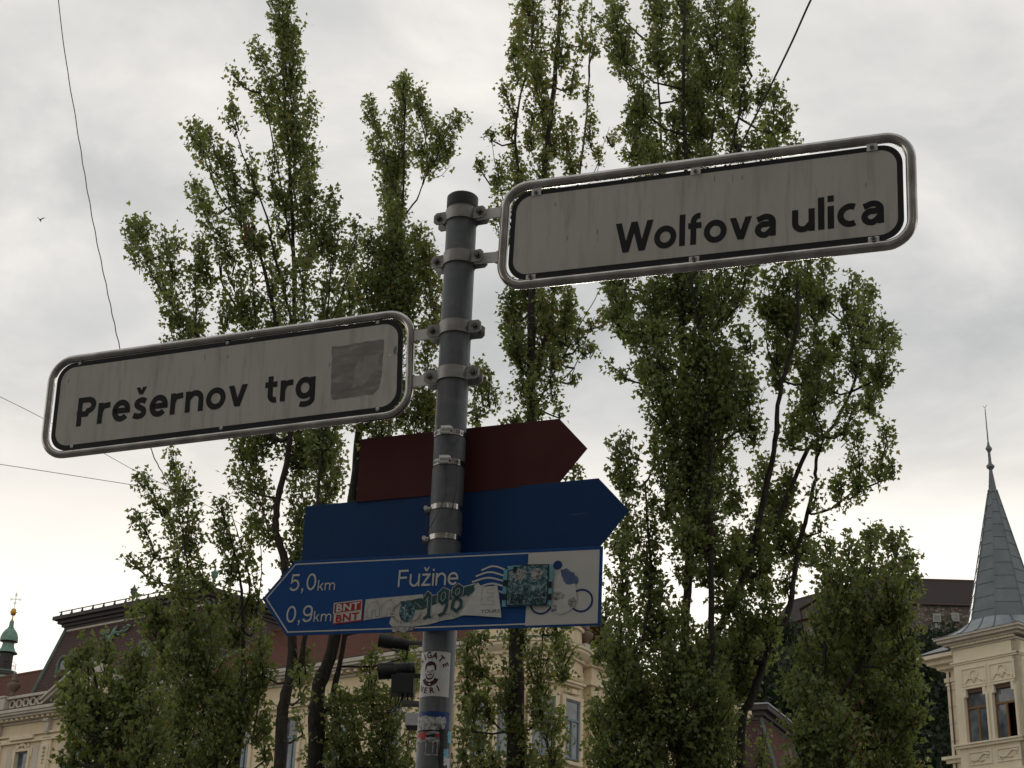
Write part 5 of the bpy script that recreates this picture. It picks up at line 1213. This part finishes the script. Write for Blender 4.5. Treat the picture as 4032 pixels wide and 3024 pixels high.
W1, MW = sign_root('street_sign', 'right-hand grey street name plate reading Wolfova ulica in a steel tube frame', (.4233, 3.2574, 3.3974), -23.1, -2.6, -2.7)
bd = street_sign(W1, 1.018, .294, [('Wolfova', -.202, .189, -.0812, .0785), ('ulica', .2265, .435, -.0800, .0785)], M_['sign_a'], [(-.414, .1095), (-.005, .1095), (.412, .1115), (-.4155, -.1205), (-.004, -.1205), (.4115, -.1200)], [], .0122, .238, -.003)
W2, MP = sign_root('street_sign', 'left-hand grey street name plate reading Prešernov trg with a torn-off sticker patch', (-.7375, 3.7046, 3.0985), -19.2, -2.0, 1.4)
bd2 = street_sign(W2, 1.050, .289, [('Prešernov', -.4215, .0745, -.0622, .080), ('trg', .124, .263, -.0640, .078)], M_['sign_b'], [], [(-.430, .118), (.007, .118), (.426, .117), (-.428, -.116), (.0065, -.116), (.4335, -.116)], .0102, .246, -.0013)
rg = random.Random(2)
def jagged(pts, n, j, keep=()):
    out = []
    for i in range(len(pts)):
        a, b = pts[i], pts[(i+1) % len(pts)]
        for k in range(n):
            t_ = k/n; out.append((a[0]+(b[0]-a[0])*t_+rg.uniform(-j, j), a[1]+(b[1]-a[1])*t_+rg.uniform(-j, j)))
    return out
ghost = MB().prism(jagged([(.308, -.0765), (.420, -.0755), (.434, -.062), (.441, -.03), (.444, .0685), (.304, .0665)], 9, .0016), -.0041, -.0036).build('sticker_residue', M_['ghost'], bd2)
MB().prism(jagged([(.365, -.05), (.40, -.045), (.428, -.01), (.438, .035), (.40, .028), (.372, .01)], 5, .005), -.0044, -.0041).build('residue_patch', M_['ghost2'], ghost)
for (x, z, r_) in ((.4626, .0228, .0035),):
    q = MB().lathe([(r_, 0), (r_*.6, -.0006), (0, -.0007)], 12).build('plug', M_['clip'], bd2); q.location = (x, -.0037, z); q.rotation_euler = (R(-90), 0, 0)

# clamps round the post: band, ears, bolts and the flat bar to the frame
def clamp(root, M, z, side, tilt_yaw, frame_x):
    """side +1: bar to the right sign, -1: to the left; built in post space, parented to the sign"""
    Mi = M.inverted(); yw = R(tilt_yaw)
    rot = Matrix.Translation((PX, PY, z)) @ Matrix.Rotation(yw, 4, 'Z')
    Q = Mi @ rot
    def done(m, name, mat, par, **k):
        m.v = [tuple(Q @ Vector(v)) for v in m.v]; return m.build(name, mat, par, **k)
    hb, r0_, r1_ = .0165, PR+.0006, PR+.0036
    m = MB(); n = 20; a0, a1 = R(-162), R(-18); vs = []
    m = MB(); prof = [(r0_, -hb), (r1_, -hb), (r1_, hb), (r0_, hb), (r0_, -hb)]
    m.lathe(prof, n, (0, 0, 0), a0, a1)
    for s in (-1, 1):
        x0 = r0_*math.cos(R(18)); yb = -r0_*math.sin(R(18))
        xs = (x0-.001, x0+.034); 
        c_ = .007
        poly = [(s*xs[0], -hb), (s*(xs[1]-c_), -hb), (s*xs[1], -hb+c_), (s*xs[1], hb-c_), (s*(xs[1]-c_), hb), (s*xs[0], hb)]
        m.prism(poly, yb-.004, yb-.0005)
    cl = done(m, 'clamp', M_['clamp'], root, smooth=35)
    m = MB(); m.lathe(prof, n, (0, 0, 0), R(18), R(162))
    for s in (-1, 1):
        x0 = r0_*math.cos(R(18)); yb = r0_*math.sin(R(18))
        poly = [(s*(x0-.001), -hb-.004), (s*(x0+.027), -hb-.004), (s*(x0+.034), -hb+.003), (s*(x0+.034), hb-.009), (s*(x0+.027), hb-.003), (s*(x0-.001), hb-.003)]
        m.prism(poly, yb+.0005, yb+.004)
    done(m, 'clamp_back', M_['clamp'], cl, smooth=35)
    for s in (-1, 1):
        x = s*(r0_*math.cos(R(18))+.019); yb = -r0_*math.sin(R(18))
        b_ = bolt_mesh(.0068, .0085); b_.v = [(v[0]+x, yb-.004+v[2], v[1]) for v in b_.v]
        done(b_, 'bolt', M_['bolt'], cl)
        sh_ = MB().tube([(x, yb-.001, 0), (x, -yb+.012, 0)], .0042, 8); done(sh_, 'bolt_shank', M_['bolt'], cl, smooth=50)
    # bar: from between the ears to the frame tube
    e = Q.inverted() @ Vector((frame_x, 0, (Mi @ Vector((PX, PY, z))).z))
    sx = side*(r0_*math.cos(R(18))+.004)
    m = MB(); a = Vector((sx, 0, 0)); d = Vector((e.x, e.y, e.z))
    hb2 = .0140
    vs = [(a.x, -.0025, -hb2), (d.x, d.y-.0025, d.z-hb2), (d.x, d.y-.0025, d.z+hb2), (a.x, -.0025, hb2), (a.x, .0025, -hb2), (d.x, d.y+.0025, d.z-hb2), (d.x, d.y+.0025, d.z+hb2), (a.x, .0025, hb2)]
    m.add(vs, [(0, 1, 2, 3), (7, 6, 5, 4), (0, 4, 5, 1), (3, 2, 6, 7), (0, 3, 7, 4), (1, 5, 6, 2)])
    done(m, 'bracket_bar', M_['clip'], root)
    wx = d.x-side*.012
    m = MB()
    for s in (-1, 1): m.prism([(wx, d.z+s*.013), (wx+side*.014, d.z+s*.021), (wx+side*.014, d.z+s*.008)], d.y-.002, d.y+.006)
    done(m, 'weld_tab', M_['clamp'], root)
clamp(W1, MW, 3.4973, 1, -23.1, -.5065); clamp(W1, MW, 3.3738, 1, -23.1, -.5065)
clamp(W2, MP, 3.1818, -1, -19.2, .5225); clamp(W2, MP, 3.0589, -1, -19.2, .5225)

# ------------------------------------------------------------------ blank arrow boards behind the post
def arrow(root, xl, xr, tip, h, mat):
    o = MB().prism([(xl, -h/2), (xr, -h/2), (tip, 0), (xr, h/2), (xl, h/2)], -.0015, .0015).build('board', mat, root, bevel=.0006)
    return o
def hose_clamp(root, M, z, style, yaw):
    Q = M.inverted() @ Matrix.Translation((PX, PY, z)) @ Matrix.Rotation(R(yaw), 4, 'Z')
    def done(m, name, mat, par, **k):
        m.v = [tuple(Q @ Vector(v)) for v in m.v]; return m.build(name, mat, par, **k)
    hb = .0068 if style else .0062; r0_, r1_ = PR+.0005, PR+.0016
    o = done(MB().lathe([(r0_, -hb), (r1_, -hb), (r1_, hb), (r0_, hb), (r0_, -hb)], 40), 'hose_clamp', M_['steel'], root, smooth=35)
    if style:
        a = R(-97); c = Vector((math.cos(a), math.sin(a), 0)); tn = Vector((-c.y, c.x, 0))
        m = MB(); m.tube([c*(PR+.0075)-tn*.012+Vector((0, 0, .004)), c*(PR+.0075)+tn*.013+Vector((0, 0, .004))], .0052, 10)
        done(m, 'worm_screw', M_['clip'], o, smooth=50)
        m = MB(); p0 = c*(PR+.002)-tn*.015; p1 = c*(PR+.002)+tn*.008
        m.add([p0+Vector((0, 0, -hb-.001)), p1+Vector((0, 0, -hb-.001)), p1+Vector((0, 0, hb+.006)), p0+Vector((0, 0, hb+.006)), p0+c*.006+Vector((0, 0, -hb)), p1+c*.006+Vector((0, 0, -hb)), p1+c*.006+Vector((0, 0, hb+.005)), p0+c*.006+Vector((0, 0, hb+.005))], [(0, 1, 2, 3), (7, 6, 5, 4), (0, 4, 5, 1), (1, 5, 6, 2), (2, 6, 7, 3), (3, 7, 4, 0)])
        done(m, 'screw_housing', M_['clip'], o)
        m = MB()
        for k in list(range(-16, -5))+list(range(5, 17)):
            b = R(-90)+k*.085
            q = Vector(((PR+.0018)*math.cos(b), (PR+.0018)*math.sin(b), 0)); t2 = Vector((-math.sin(b), math.cos(b), 0))
            m.add([q-t2*.0007+Vector((0, 0, -.0045)), q+t2*.0007+Vector((0, 0, -.0045)), q+t2*.0011+Vector((0, 0, .0045)), q-t2*.0003+Vector((0, 0, .0045))], [(0, 1, 2, 3)])
        done(m, 'band_slots', M_['black'], o)
    else:
        a = R(-172); c = Vector((math.cos(a), math.sin(a), 0))
        m = MB(); m.tube([c*(PR+.001), c*(PR+.010)], .0055, 8); m.tube([c*(PR+.009)+Vector((0, -.004, 0)), c*(PR+.009)+Vector((0, -.011, 0))], .0052, 12); done(m, 'clamp_bolt', M_['clip'], o, smooth=50)
        m = MB(); m.tube([c*(PR+.007)+Vector((0, .002, -.004)), c*(PR+.007)+Vector((0, .012, -.004))], .0075, 6); done(m, 'clamp_nut', M_['bolt'], o)
B1, MB1 = sign_root('arrow_sign', 'blank dark red-brown arrow board behind the post, topmost of the three arrow boards', (-.1258, 3.5432, 2.8589), -20.4, 0, .2)
arrow(B1, -.2577, .2575, .3275, .164, M_['brown'])
for z in (2.9033, 2.8287): hose_clamp(B1, MB1, z, 1, -2)
B2_, MB2 = sign_root('arrow_sign', 'blank dark blue arrow board pointing right, behind the post under the brown one', (-.1427, 3.5515, 2.6960), -21.0, 0, .3)
arrow(B2_, -.3773, .3755, .4490, .170, M_['blue'])
for z in (2.7194, 2.6463): hose_clamp(B2_, MB2, z, 0, -4)
# loose tying wire round the post
m = MB()
m.tube([(PX+.030, PY-.033, 2.905), (PX+.020, PY-.037, 2.880), (PX+.002, PY-.042, 2.860), (PX-.010, PY-.043, 2.846)], .0007, 5)
m.tube([(PX-.012, PY-.041, 2.83), (PX-.002, PY-.043, 2.78), (PX-.002, PY-.043, 2.745), (PX-.016, PY-.042, 2.700), (PX-.034, PY-.036, 2.665), (PX-.043, PY-.022, 2.66), (PX-.044, PY-.02, 2.70), (PX-.040, PY-.024, 2.735)], .0007, 5)
m.tube([(PX+.020, PY-.037, 2.83), (PX+.022, PY-.038, 2.76), (PX+.016, PY-.0385, 2.715), (PX+.010, PY-.039, 2.69)], .0007, 5)
for v in range(len(m.v)): m.v[v] = (m.v[v][0]-PX, m.v[v][1]-PY, m.v[v][2])
m.build('tying_wire', M_['wire'], pole)

# ------------------------------------------------------------------ cycle route sign
FZ, MF = sign_root('cycle_route_sign', 'blue cycle route sign reading Fužine with white bicycle panel and torn stickers', (-.1419, 3.4507, 2.5095), -18.3, .9, -.7)
hs_ = .0897
board = MB().prism([(-.3735, -hs_), (.3737, -hs_), (.3737, hs_), (-.3726, hs_), (-.4456, .001)], -.0012, .0012).build('board', M_['blue2'], FZ, bevel=.0005)
y1 = -.0016
m = MB()
def ln(m, pts, w, y, closed=False):
    V, F = ribbon(pts, w, closed); m.add([(v.x, y, v.y) for v in V], F)
ln(m, [(.203, .0812), (-.3690, .0812), (-.4345, .0010), (-.3702, -.0812), (.203, -.0812)], .0030, y1)
m.build('border_line', M_['white'], board)
wp = MB().prism([(.2022, -.0850), (.3662, -.0850), (.3662, .0820), (.2022, .0820)], y1-.0001, -.0012).build('white_panel', M_['white'], board)
y2 = -.0020
for a_ in (('5,0', .085, -.378, -.310, .0165, .0405), ('km', .085, -.306, -.2625, .0150, .0245), ('0,9', .085, -.379, -.311, -.0592, .0400), ('km', .085, -.308, -.2640, -.0590, .0245), ('Fužine', .090, -.1065, .0392, .0150, .0405)):
    text(MB(), *a_, y2).build('lettering', M_['white'], board)
m = MB()
for k, (xa, xb, z) in enumerate(((.0931, .158, .0490), (.0803, .157, .0355), (.0726, .16, .0225), (.085, .165, .0085), (.085, .165, -.006))):
    ln(m, [(xa+(xb-xa)*i/16, z+.0055*math.sin(-.6+5.2*i/16)) for i in range(17)], .0040, y2-.0002*k*.1)
m.build('wave_lines', M_['white'], board)
m = MB(); y3 = -.0024
def disc(m, x, z, r, y, n=20): m.add([(x+r*math.cos(a), y, z+r*math.sin(a)) for a in np.linspace(0, 2*math.pi, n, endpoint=False)], [tuple(range(n))])
disc(m, .2715, .0500, .0105, y3)
for (x, z) in ((.3285, -.0330), (.2370, -.0350)): ln(m, arc(x, z, .0245, .0245, 0, 360, 36)[:-1], .0042, y3-.0001, True)
m.build('cyclist_print', M_['navy'], wp)
m = MB(); rg = random.Random(7)
m.prism(jagged([(.279, .040), (.294, .042), (.310, .030), (.320, .016), (.313, .002), (.298, -.001), (.290, .010), (.281, .012)], 3, .0018), y3-.0004, y3-.0002); m.build('faded_rider', M_['navyfade'], wp)
m = MB(); m.prism(jagged([(.262, .024), (.282, .030), (.285, .012), (.296, .002), (.312, .004), (.318, -.012), (.321, -.032), (.312, -.050), (.290, -.062), (.268, -.058), (.258, -.036), (.262, -.010)], 3, .0022), y3-.0008, y3-.0005)
sc_ = m.build('scraped_sticker', M_['offwhite'], board); sc_['label'] = 'white scraped-off sticker remains over the bicycle'
m = MB()
for pts in ([(.262, -.012), (.280, -.010), (.292, -.018), (.288, -.028), (.272, -.030), (.260, -.024)], [(.300, -.028), (.314, -.024), (.318, -.040), (.306, -.050), (.298, -.042)], [(.262, -.044), (.274, -.040), (.272, -.056), (.262, -.056)]): m.prism(jagged(pts, 2, .0015), y3-.0011, y3-.0008)
m.build('sticker_scrap', M_['scuff'], sc_)
# BNT sticker
y4 = -.0030
bn = MB().prism([(-.2585, -.0673), (-.1867, -.0612), (-.1893, -.0118), (-.2612, -.0164)], y4+.0006, -.0013).build('sticker', M_['red'], board); bn['label'] = 'red and white sticker reading BNT twice'
sk = .085
def bfn(x, z): return (x, y4-.0002, z+(x+.223)*sk)
m = MB(); m.add([(x, y4+.0003, z+(x+.223)*sk) for x, z in ((-.2570, -.0615), (-.1892, -.0615), (-.1900, -.0405), (-.2578, -.0405))], [(0, 1, 2, 3)]); m.build('white_field', M_['offwhite'], bn)
m = MB(); ftext(m, 'BNT', -.2530, -.1960, -.0350, .0165, bfn, .032); m.build('white_letters', M_['offwhite'], bn)
m = MB(); fr_ = [(-.2588, -.0390), (-.1905, -.0390), (-.1920, -.0148), (-.2595, -.0148)]
ln(m, [(x, z+(x+.223)*sk) for x, z in fr_], .0022, y4, True); m.build('white_frame', M_['offwhite'], bn)
m = MB(); ftext(m, 'BNT', -.2520, -.1950, -.0595, .0165, bfn, .032); m.build('red_letters', M_['red'], bn)
# pale outlined sticker with house-shaped figures
ps = MB().prism(jagged([(-.183, -.060), (-.110, -.052), (-.045, -.03), (-.043, -.0045), (-.1828, -.0108)], 3, .0006), y4+.0008, -.0013).build('sticker', M_['paper'], board); ps['label'] = 'pale sticker with outlined house-shaped figures'
m = MB()
for x0 in (-.176, -.140):
    z0 = -.055+(x0+.18)*.06
    ln(m, [(x0, z0), (x0+.012, z0), (x0+.012, z0+.018), (x0+.020, z0+.018), (x0+.022, z0+.002), (x0+.031, z0+.003), (x0+.030, z0+.026), (x0+.020, z0+.039), (x0+.004, z0+.033), (x0-.002, z0+.020)], .0013, y4+.0002, True)
m.build('outline_print', M_['scuff'], ps)
# large green and grey sticker with 1982 and wreath
gs = MB().prism(jagged([(-.1204, -.0699), (-.112, -.076), (-.060, -.0790), (-.010, -.0720), (.030, -.064), (.066, -.0550), (.080, -.02), (.0815, .0180), (.03, .004), (-.03, -.010), (-.098, -.0165), (-.112, -.045)], 3, .0012), y4, -.0013).build('sticker', M_['paper'], board); gs['label'] = 'torn green and grey sticker with wreath crest and the number 1982'
MB().prism(jagged([(-.098, -.020), (-.088, -.040), (-.040, -.040), (.0, -.026), (.035, -.020), (.075, -.006), (.080, .015), (.03, .002), (-.03, -.012)], 3, .0016), y4-.0003, y4-.0001).build('green_field', M_['darkgreen'], gs)
def gfn(x, z): return (x, y4-.0010, z)
def gfo(x, z): return (x, y4-.0007, z)
# blackletter numerals: thick broken strokes with pale outline
num = {'1': [[(.0, .75), (.16, .98), (.24, .9), (.24, .1), (.34, .02)], [(.06, .02), (.24, .12)]], '9': [[(.38, .55), (.2, .45), (.06, .58), (.06, .85), (.22, .98), (.38, .88), (.38, .3), (.28, .05), (.08, .0)]],
       '8': [[(.22, .52), (.06, .66), (.08, .9), (.24, .98), (.38, .86), (.36, .64), (.08, .42), (.04, .16), (.22, .0), (.4, .14), (.38, .36), (.22, .52)]], '2': [[(.06, .78), (.2, .98), (.38, .86), (.36, .6), (.08, .12), (.2, .18), (.42, .06)]]}
m = MB(); mo = MB(); xx = -.040; dz = 0
for ch in '198':
    for pts in num[ch]:
        P_ = [(xx+p[0]*.060, -.064+p[1]*.060+(xx+.04)*.22+p[0]*.010) for p in pts]
        V, F = ribbon(P_, .0078); dz += 1; m.add([(v.x, y4-.0012-.0001*dz, v.y) for v in V], F)
        V, F = ribbon(P_, .0108); mo.add([(v.x, y4-.0005-.00003*dz, v.y) for v in V], F)
    xx += .0335
V, F = ribbon([(xx+.002, -.012), (xx+.010, -.002), (xx+.024, .004)], .0085); m.add([(v.x, y4-.0013, v.y) for v in V], F)
mo.build('numeral_outline', M_['offwhite'], gs); m.build('numerals', M_['darkgreen'], gs)
m = MB(); cxw, czw = -.078, -.045
MB().prism([(cxw+.019*math.cos(a), czw+.026*math.sin(a)+.002) for a in np.linspace(0, 2*math.pi, 14, endpoint=False)], y4-.0008, y4-.0006).build('crest', M_['worn'], gs)
for s in (-1, 1):
    for k in range(9):
        a = R(-70+k*16); x = cxw+s*.029*math.cos(a); z = czw+.030*math.sin(a); q = R(60-k*14)
        d = Vector((s*math.cos(q), math.sin(q))); n_ = Vector((-d.y, d.x))
        p0 = Vector((x, z)); m.add([(v.x, y4-.0009, v.y) for v in (p0, p0+d*.006+n_*.0018, p0+d*.011, p0+d*.006-n_*.0018)], [(0, 1, 2, 3)])
m.build('wreath', M_['gold'], gs)
m = MB()
for z_, a_ in ((-.062, .0), (-.070, .5)):
    ln(m, [(-.055+i*.006, z_+.006*math.sin(i*1.9+a_)+i*.0010) for i in range(18)], .0012, y4-.0010-.0001*a_)
m.build('scroll_print', M_['scuff'], gs)
MB().prism(jagged([(-.110, -.0895), (-.084, -.0895), (-.060, -.0885), (-.055, -.0770), (-.112, -.0740)], 4, .0016), y4+.0004, -.0013).build('torn_strip', M_['scuff'], gs)
# white torn corner with outlined E
es = MB().prism(jagged([(.0500, -.0560), (.147, -.0650), (.1400, -.02), (.1335, .0085), (.1000, .0060), (.0870, .0170), (.083, .012), (.078, -.010)], 3, .0008), y4-.0022, y4-.0016).build('sticker', M_['offwhite'], board); es['label'] = 'torn white paper sticker with outlined letter E'
m = MB(); ln(m, [(.100, -.034), (.128, -.037), (.1275, -.027), (.1135, -.025), (.113, -.018), (.125, -.018), (.1245, -.009), (.112, -.008), (.1115, .000), (.1255, .000), (.125, .0075), (.099, .007), (.0985, -.012)], .0011, y4-.0024, True); m.build('outline_print', M_['scuff'], es)
m = MB(); ftext(m, 'TOURS', .098, .143, -.0540, .0075, lambda x, z: (x, y4-.0024, z), .0); m.build('small_print', M_['pblack'], es)
# crumpled club sticker
cs_ = MB(); nx_, nz_ = 14, 12; vs = []; rg = random.Random(12)
for j in range(nz_+1):
    for i in range(nx_+1):
        x = .148+(.2620-.148)*i/nx_; z = -.0420+(.0520+.0420)*j/nz_
        if i == 0 and j == nz_: x += .012; z -= .004
        vs.append((x+rg.uniform(-.0006, .0006), y4-.0030-.0012*abs(math.sin(i*.9+j*.5))-rg.uniform(0, .0008), z+rg.uniform(-.0006, .0006)))
cs_.add(vs, [(j*(nx_+1)+i, j*(nx_+1)+i+1, (j+1)*(nx_+1)+i+1, (j+1)*(nx_+1)+i) for j in range(nz_) for i in range(nx_)])
club = cs_.build('sticker', M_['teal'], board, smooth=25); club['label'] = 'crumpled teal and black sticker over the white bicycle panel'
y5 = y4-.0056
MB().prism(jagged([(.160, -.0385), (.2505, -.0405), (.2515, .0490), (.200, .0520), (.1600, .0380)], 3, .0006), y5, y4-.0050).build('picture_field', M_['worn'], club)
m = MB(); ln(m, [(.1585, -.0400), (.2515, -.0415), (.2525, .0500), (.200, .0520), (.1585, .0395)], .0022, y5-.0002, True)
for (x, z) in ((.153, -.020), (.153, .012), (.257, .004), (.257, -.024), (.175, .042)): m.add([(x-.0045, y5-.0003, z-.007), (x+.0045, y5-.0003, z-.007), (x+.0045, y5-.0003, z+.007), (x-.0045, y5-.0003, z+.007)], [(0, 1, 2, 3)])
ftext(m, 'GREEN DRAGONS', .163, .248, -.0225, .0085, lambda x, z: (x, y5-.0004, z), .01); ftext(m, 'ŠIŠKA 1107', .166, .246, -.0350, .0085, lambda x, z: (x, y5-.0004, z), .015)
m.build('black_print', M_['pblack'], club)
m = MB()
disc(m, .186, .030, .0125, y5-.0003); disc(m, .226, .030, .0130, y5-.00035); m.build('pale_discs', M_['scuff'], club)

# ------------------------------------------------------------------ spotlights on a mast behind the post
def spotlight(label, px, py, Y, yaw, tilt, sc):
    p = P(px, py, Y)
    o = thing('spotlight', label, 'spotlight', tuple(p), 0, 'spotlights on the mast')
    Mx = Matrix.Rotation(R(yaw), 4, 'Z') @ Matrix.Rotation(R(tilt), 4, 'Y') @ Matrix.Rotation(R(-90), 4, 'Y')
    def done(m, n, mat, par, **k):
        m.v = [tuple(Mx @ (Vector(v)*sc)) for v in m.v]; return m.build(n, mat, par, **k)
    b = done(MB().lathe([(0, -.20), (.05, -.20), (.06, -.18), (.06, -.03), (.068, -.02), (.075, .0), (.075, .13), (.070, .13), (.066, .02), (0, .02)], 24), 'housing', M_['spot'], o, smooth=35)
    done(MB().lathe([(0, .03), (.062, .03)], 20), 'lens', M_['glass'], o)
    done(MB().box(-.09, -.075, -.02, .02, -.10, -.02).box(-.09, -.02, -.02, .02, -.11, -.10), 'yoke', M_['spotgrey'], o)
    m = MB()
    for k in range(4): m.lathe([(.064, -.165+k*.03), (.070, -.160+k*.03), (.064, -.155+k*.03)], 20)
    done(m, 'cooling_fins', M_['spot'], o)
    return o
spotlight('upper black spotlight beside the sign post, just under the cycle route sign', 1540, 2528, 14, 0, 8, .85)
spotlight('lower black spotlight beside the sign post, pointing left', 1545, 2640, 14.05, 6, -8, 1.0)
ma = thing('spotlight_mast', 'dark mast with brackets and grey box hidden behind the sign post and leaves', 'mast', tuple(P(1665, 3024, 14)*np.array([1, 1, 0])))
mx, my = ma.location.x, ma.location.y
MB().tube([(0, 0, 0), (0, 0, P(1665, 2500, 14)[2])], .04, 12).build('shaft', M_['spot'], ma, smooth=40)
def lc(px, py, Y=14.0): q = P(px, py, Y); return (q[0]-mx, q[1]-my, q[2])
def bx_(name, mat, a, b, d=.10):
    p0, p1 = lc(*a), lc(*b); MB().box(min(p0[0], p1[0]), max(p0[0], p1[0]), -d, d, min(p0[2], p1[2]), max(p0[2], p1[2])).build(name, mat, ma, bevel=.004)
bx_('control_box', M_['spot'], (1540, 2735), (1632, 2668)); bx_('strut', M_['spot'], (1578, 2768), (1590, 2736), .02); bx_('strut', M_['spot'], (1601, 2765), (1610, 2736), .02); bx_('strut', M_['spot'], (1618, 2765), (1626, 2736), .02)
bx_('bracket', M_['spotgrey'], (1580, 2778), (1665, 2766), .06); bx_('junction_box', M_['boxwhite'], (1596, 2860), (1650, 2812), .06); bx_('bracket', M_['spot'], (1600, 2872), (1665, 2861), .06); bx_('strut', M_['spotgrey'], (1606, 2930), (1614, 2873), .02)
m = MB(); m.tube([lc(1572, 2740), lc(1566, 2768), lc(1540, 2795), lc(1520, 2800)], .006, 5); m.tube([lc(1580, 2750), lc(1570, 2780), lc(1545, 2803), lc(1518, 2806)], .006, 5); m.build('cable', M_['spot'], ma)
bx_('bracket', M_['spotgrey'], (1562, 2535), (1665, 2527), .03); bx_('bracket', M_['spot'], (1560, 2665), (1665, 2655), .03)

# ------------------------------------------------------------------ wires
def wire(name, label, pts, Y0, Y1, r, mat, curl=0.0):
    w3 = [PD(x, y, Y0+(Y1-Y0)*i/(len(pts)-1)) for i, (x, y) in enumerate(pts)]
    sp_ = spline(w3, 10); rg = random.Random(3)
    if curl: sp_ = [q+np.array([math.sin(i*1.15), math.cos(i*1.15), 0])*curl*(1 if curl and i > 12 else .15) for i, q in enumerate(sp_)]
    o = MB().tube(sp_, r, 6).build(name, mat, smooth=60); tag(o, label, 'wire')
    return o
wire('overhead_wire', 'thin twisted wire hanging down the left sky to the left street sign', [(122, -40), (138, 100), (168, 285), (186, 395), (206, 505), (228, 610), (245, 690), (262, 765), (290, 870), (330, 980), (350, 1020), (372, 1060)], 15, 15, .0055, M_['wiregrey'], .0035)
wire('overhead_wire', 'straight thin cable crossing the lower left sky above the steeple', [(-60, 995), (0, 1003), (150, 1026), (290, 1048), (420, 1068)], 32, 36, .007, M_['wiregrey'])
wire('overhead_wire', 'thin cable running down from behind the left end of the left street sign', [(-60, 826), (0, 857), (95, 905), (240, 988), (310, 1026), (430, 1083), (600, 1176), (700, 1230)], 30, 44, .007, M_['wiregrey'])
wire('overhead_wire', 'thick dark cable slanting into the dark poplar at the top right', [(1775, -40), (1750, 3), (1710, 92), (1665, 185), (1625, 265), (1580, 350), (1540, 420)], 14, 18.5, .012, M_['wire'])
# a small bird, far off in the left sky
p = P(158, 866, 55.0)
bi = thing('bird', 'tiny dark bird in the sky at the far left', 'bird', tuple(p))
m = MB(); m.tube([(0, -.10, -.02), (0, -.06, 0), (0, .02, .01), (0, .09, 0), (0, .16, -.01)], [.008, .026, .034, .02, .006], 8); m.build('body', M_['wire'], bi, smooth=60)
for s in (-1, 1):
    m = MB(); m.add([(s*.02, -.04, .01), (s*.02, .04, .01), (s*.10, .05, .09), (s*.17, .09, .15), (s*.10, -.01, .10), (s*.02, -.04, .016), (s*.02, .04, .016), (s*.10, .05, .096), (s*.17, .09, .154), (s*.10, -.01, .106)], [(0, 1, 2, 4), (2, 3, 4), (9, 7, 6, 5), (9, 8, 7), (0, 4, 9, 5), (4, 3, 8, 9), (1, 6, 7, 2), (2, 7, 8, 3)]); m.build('wing', M_['wire'], bi)
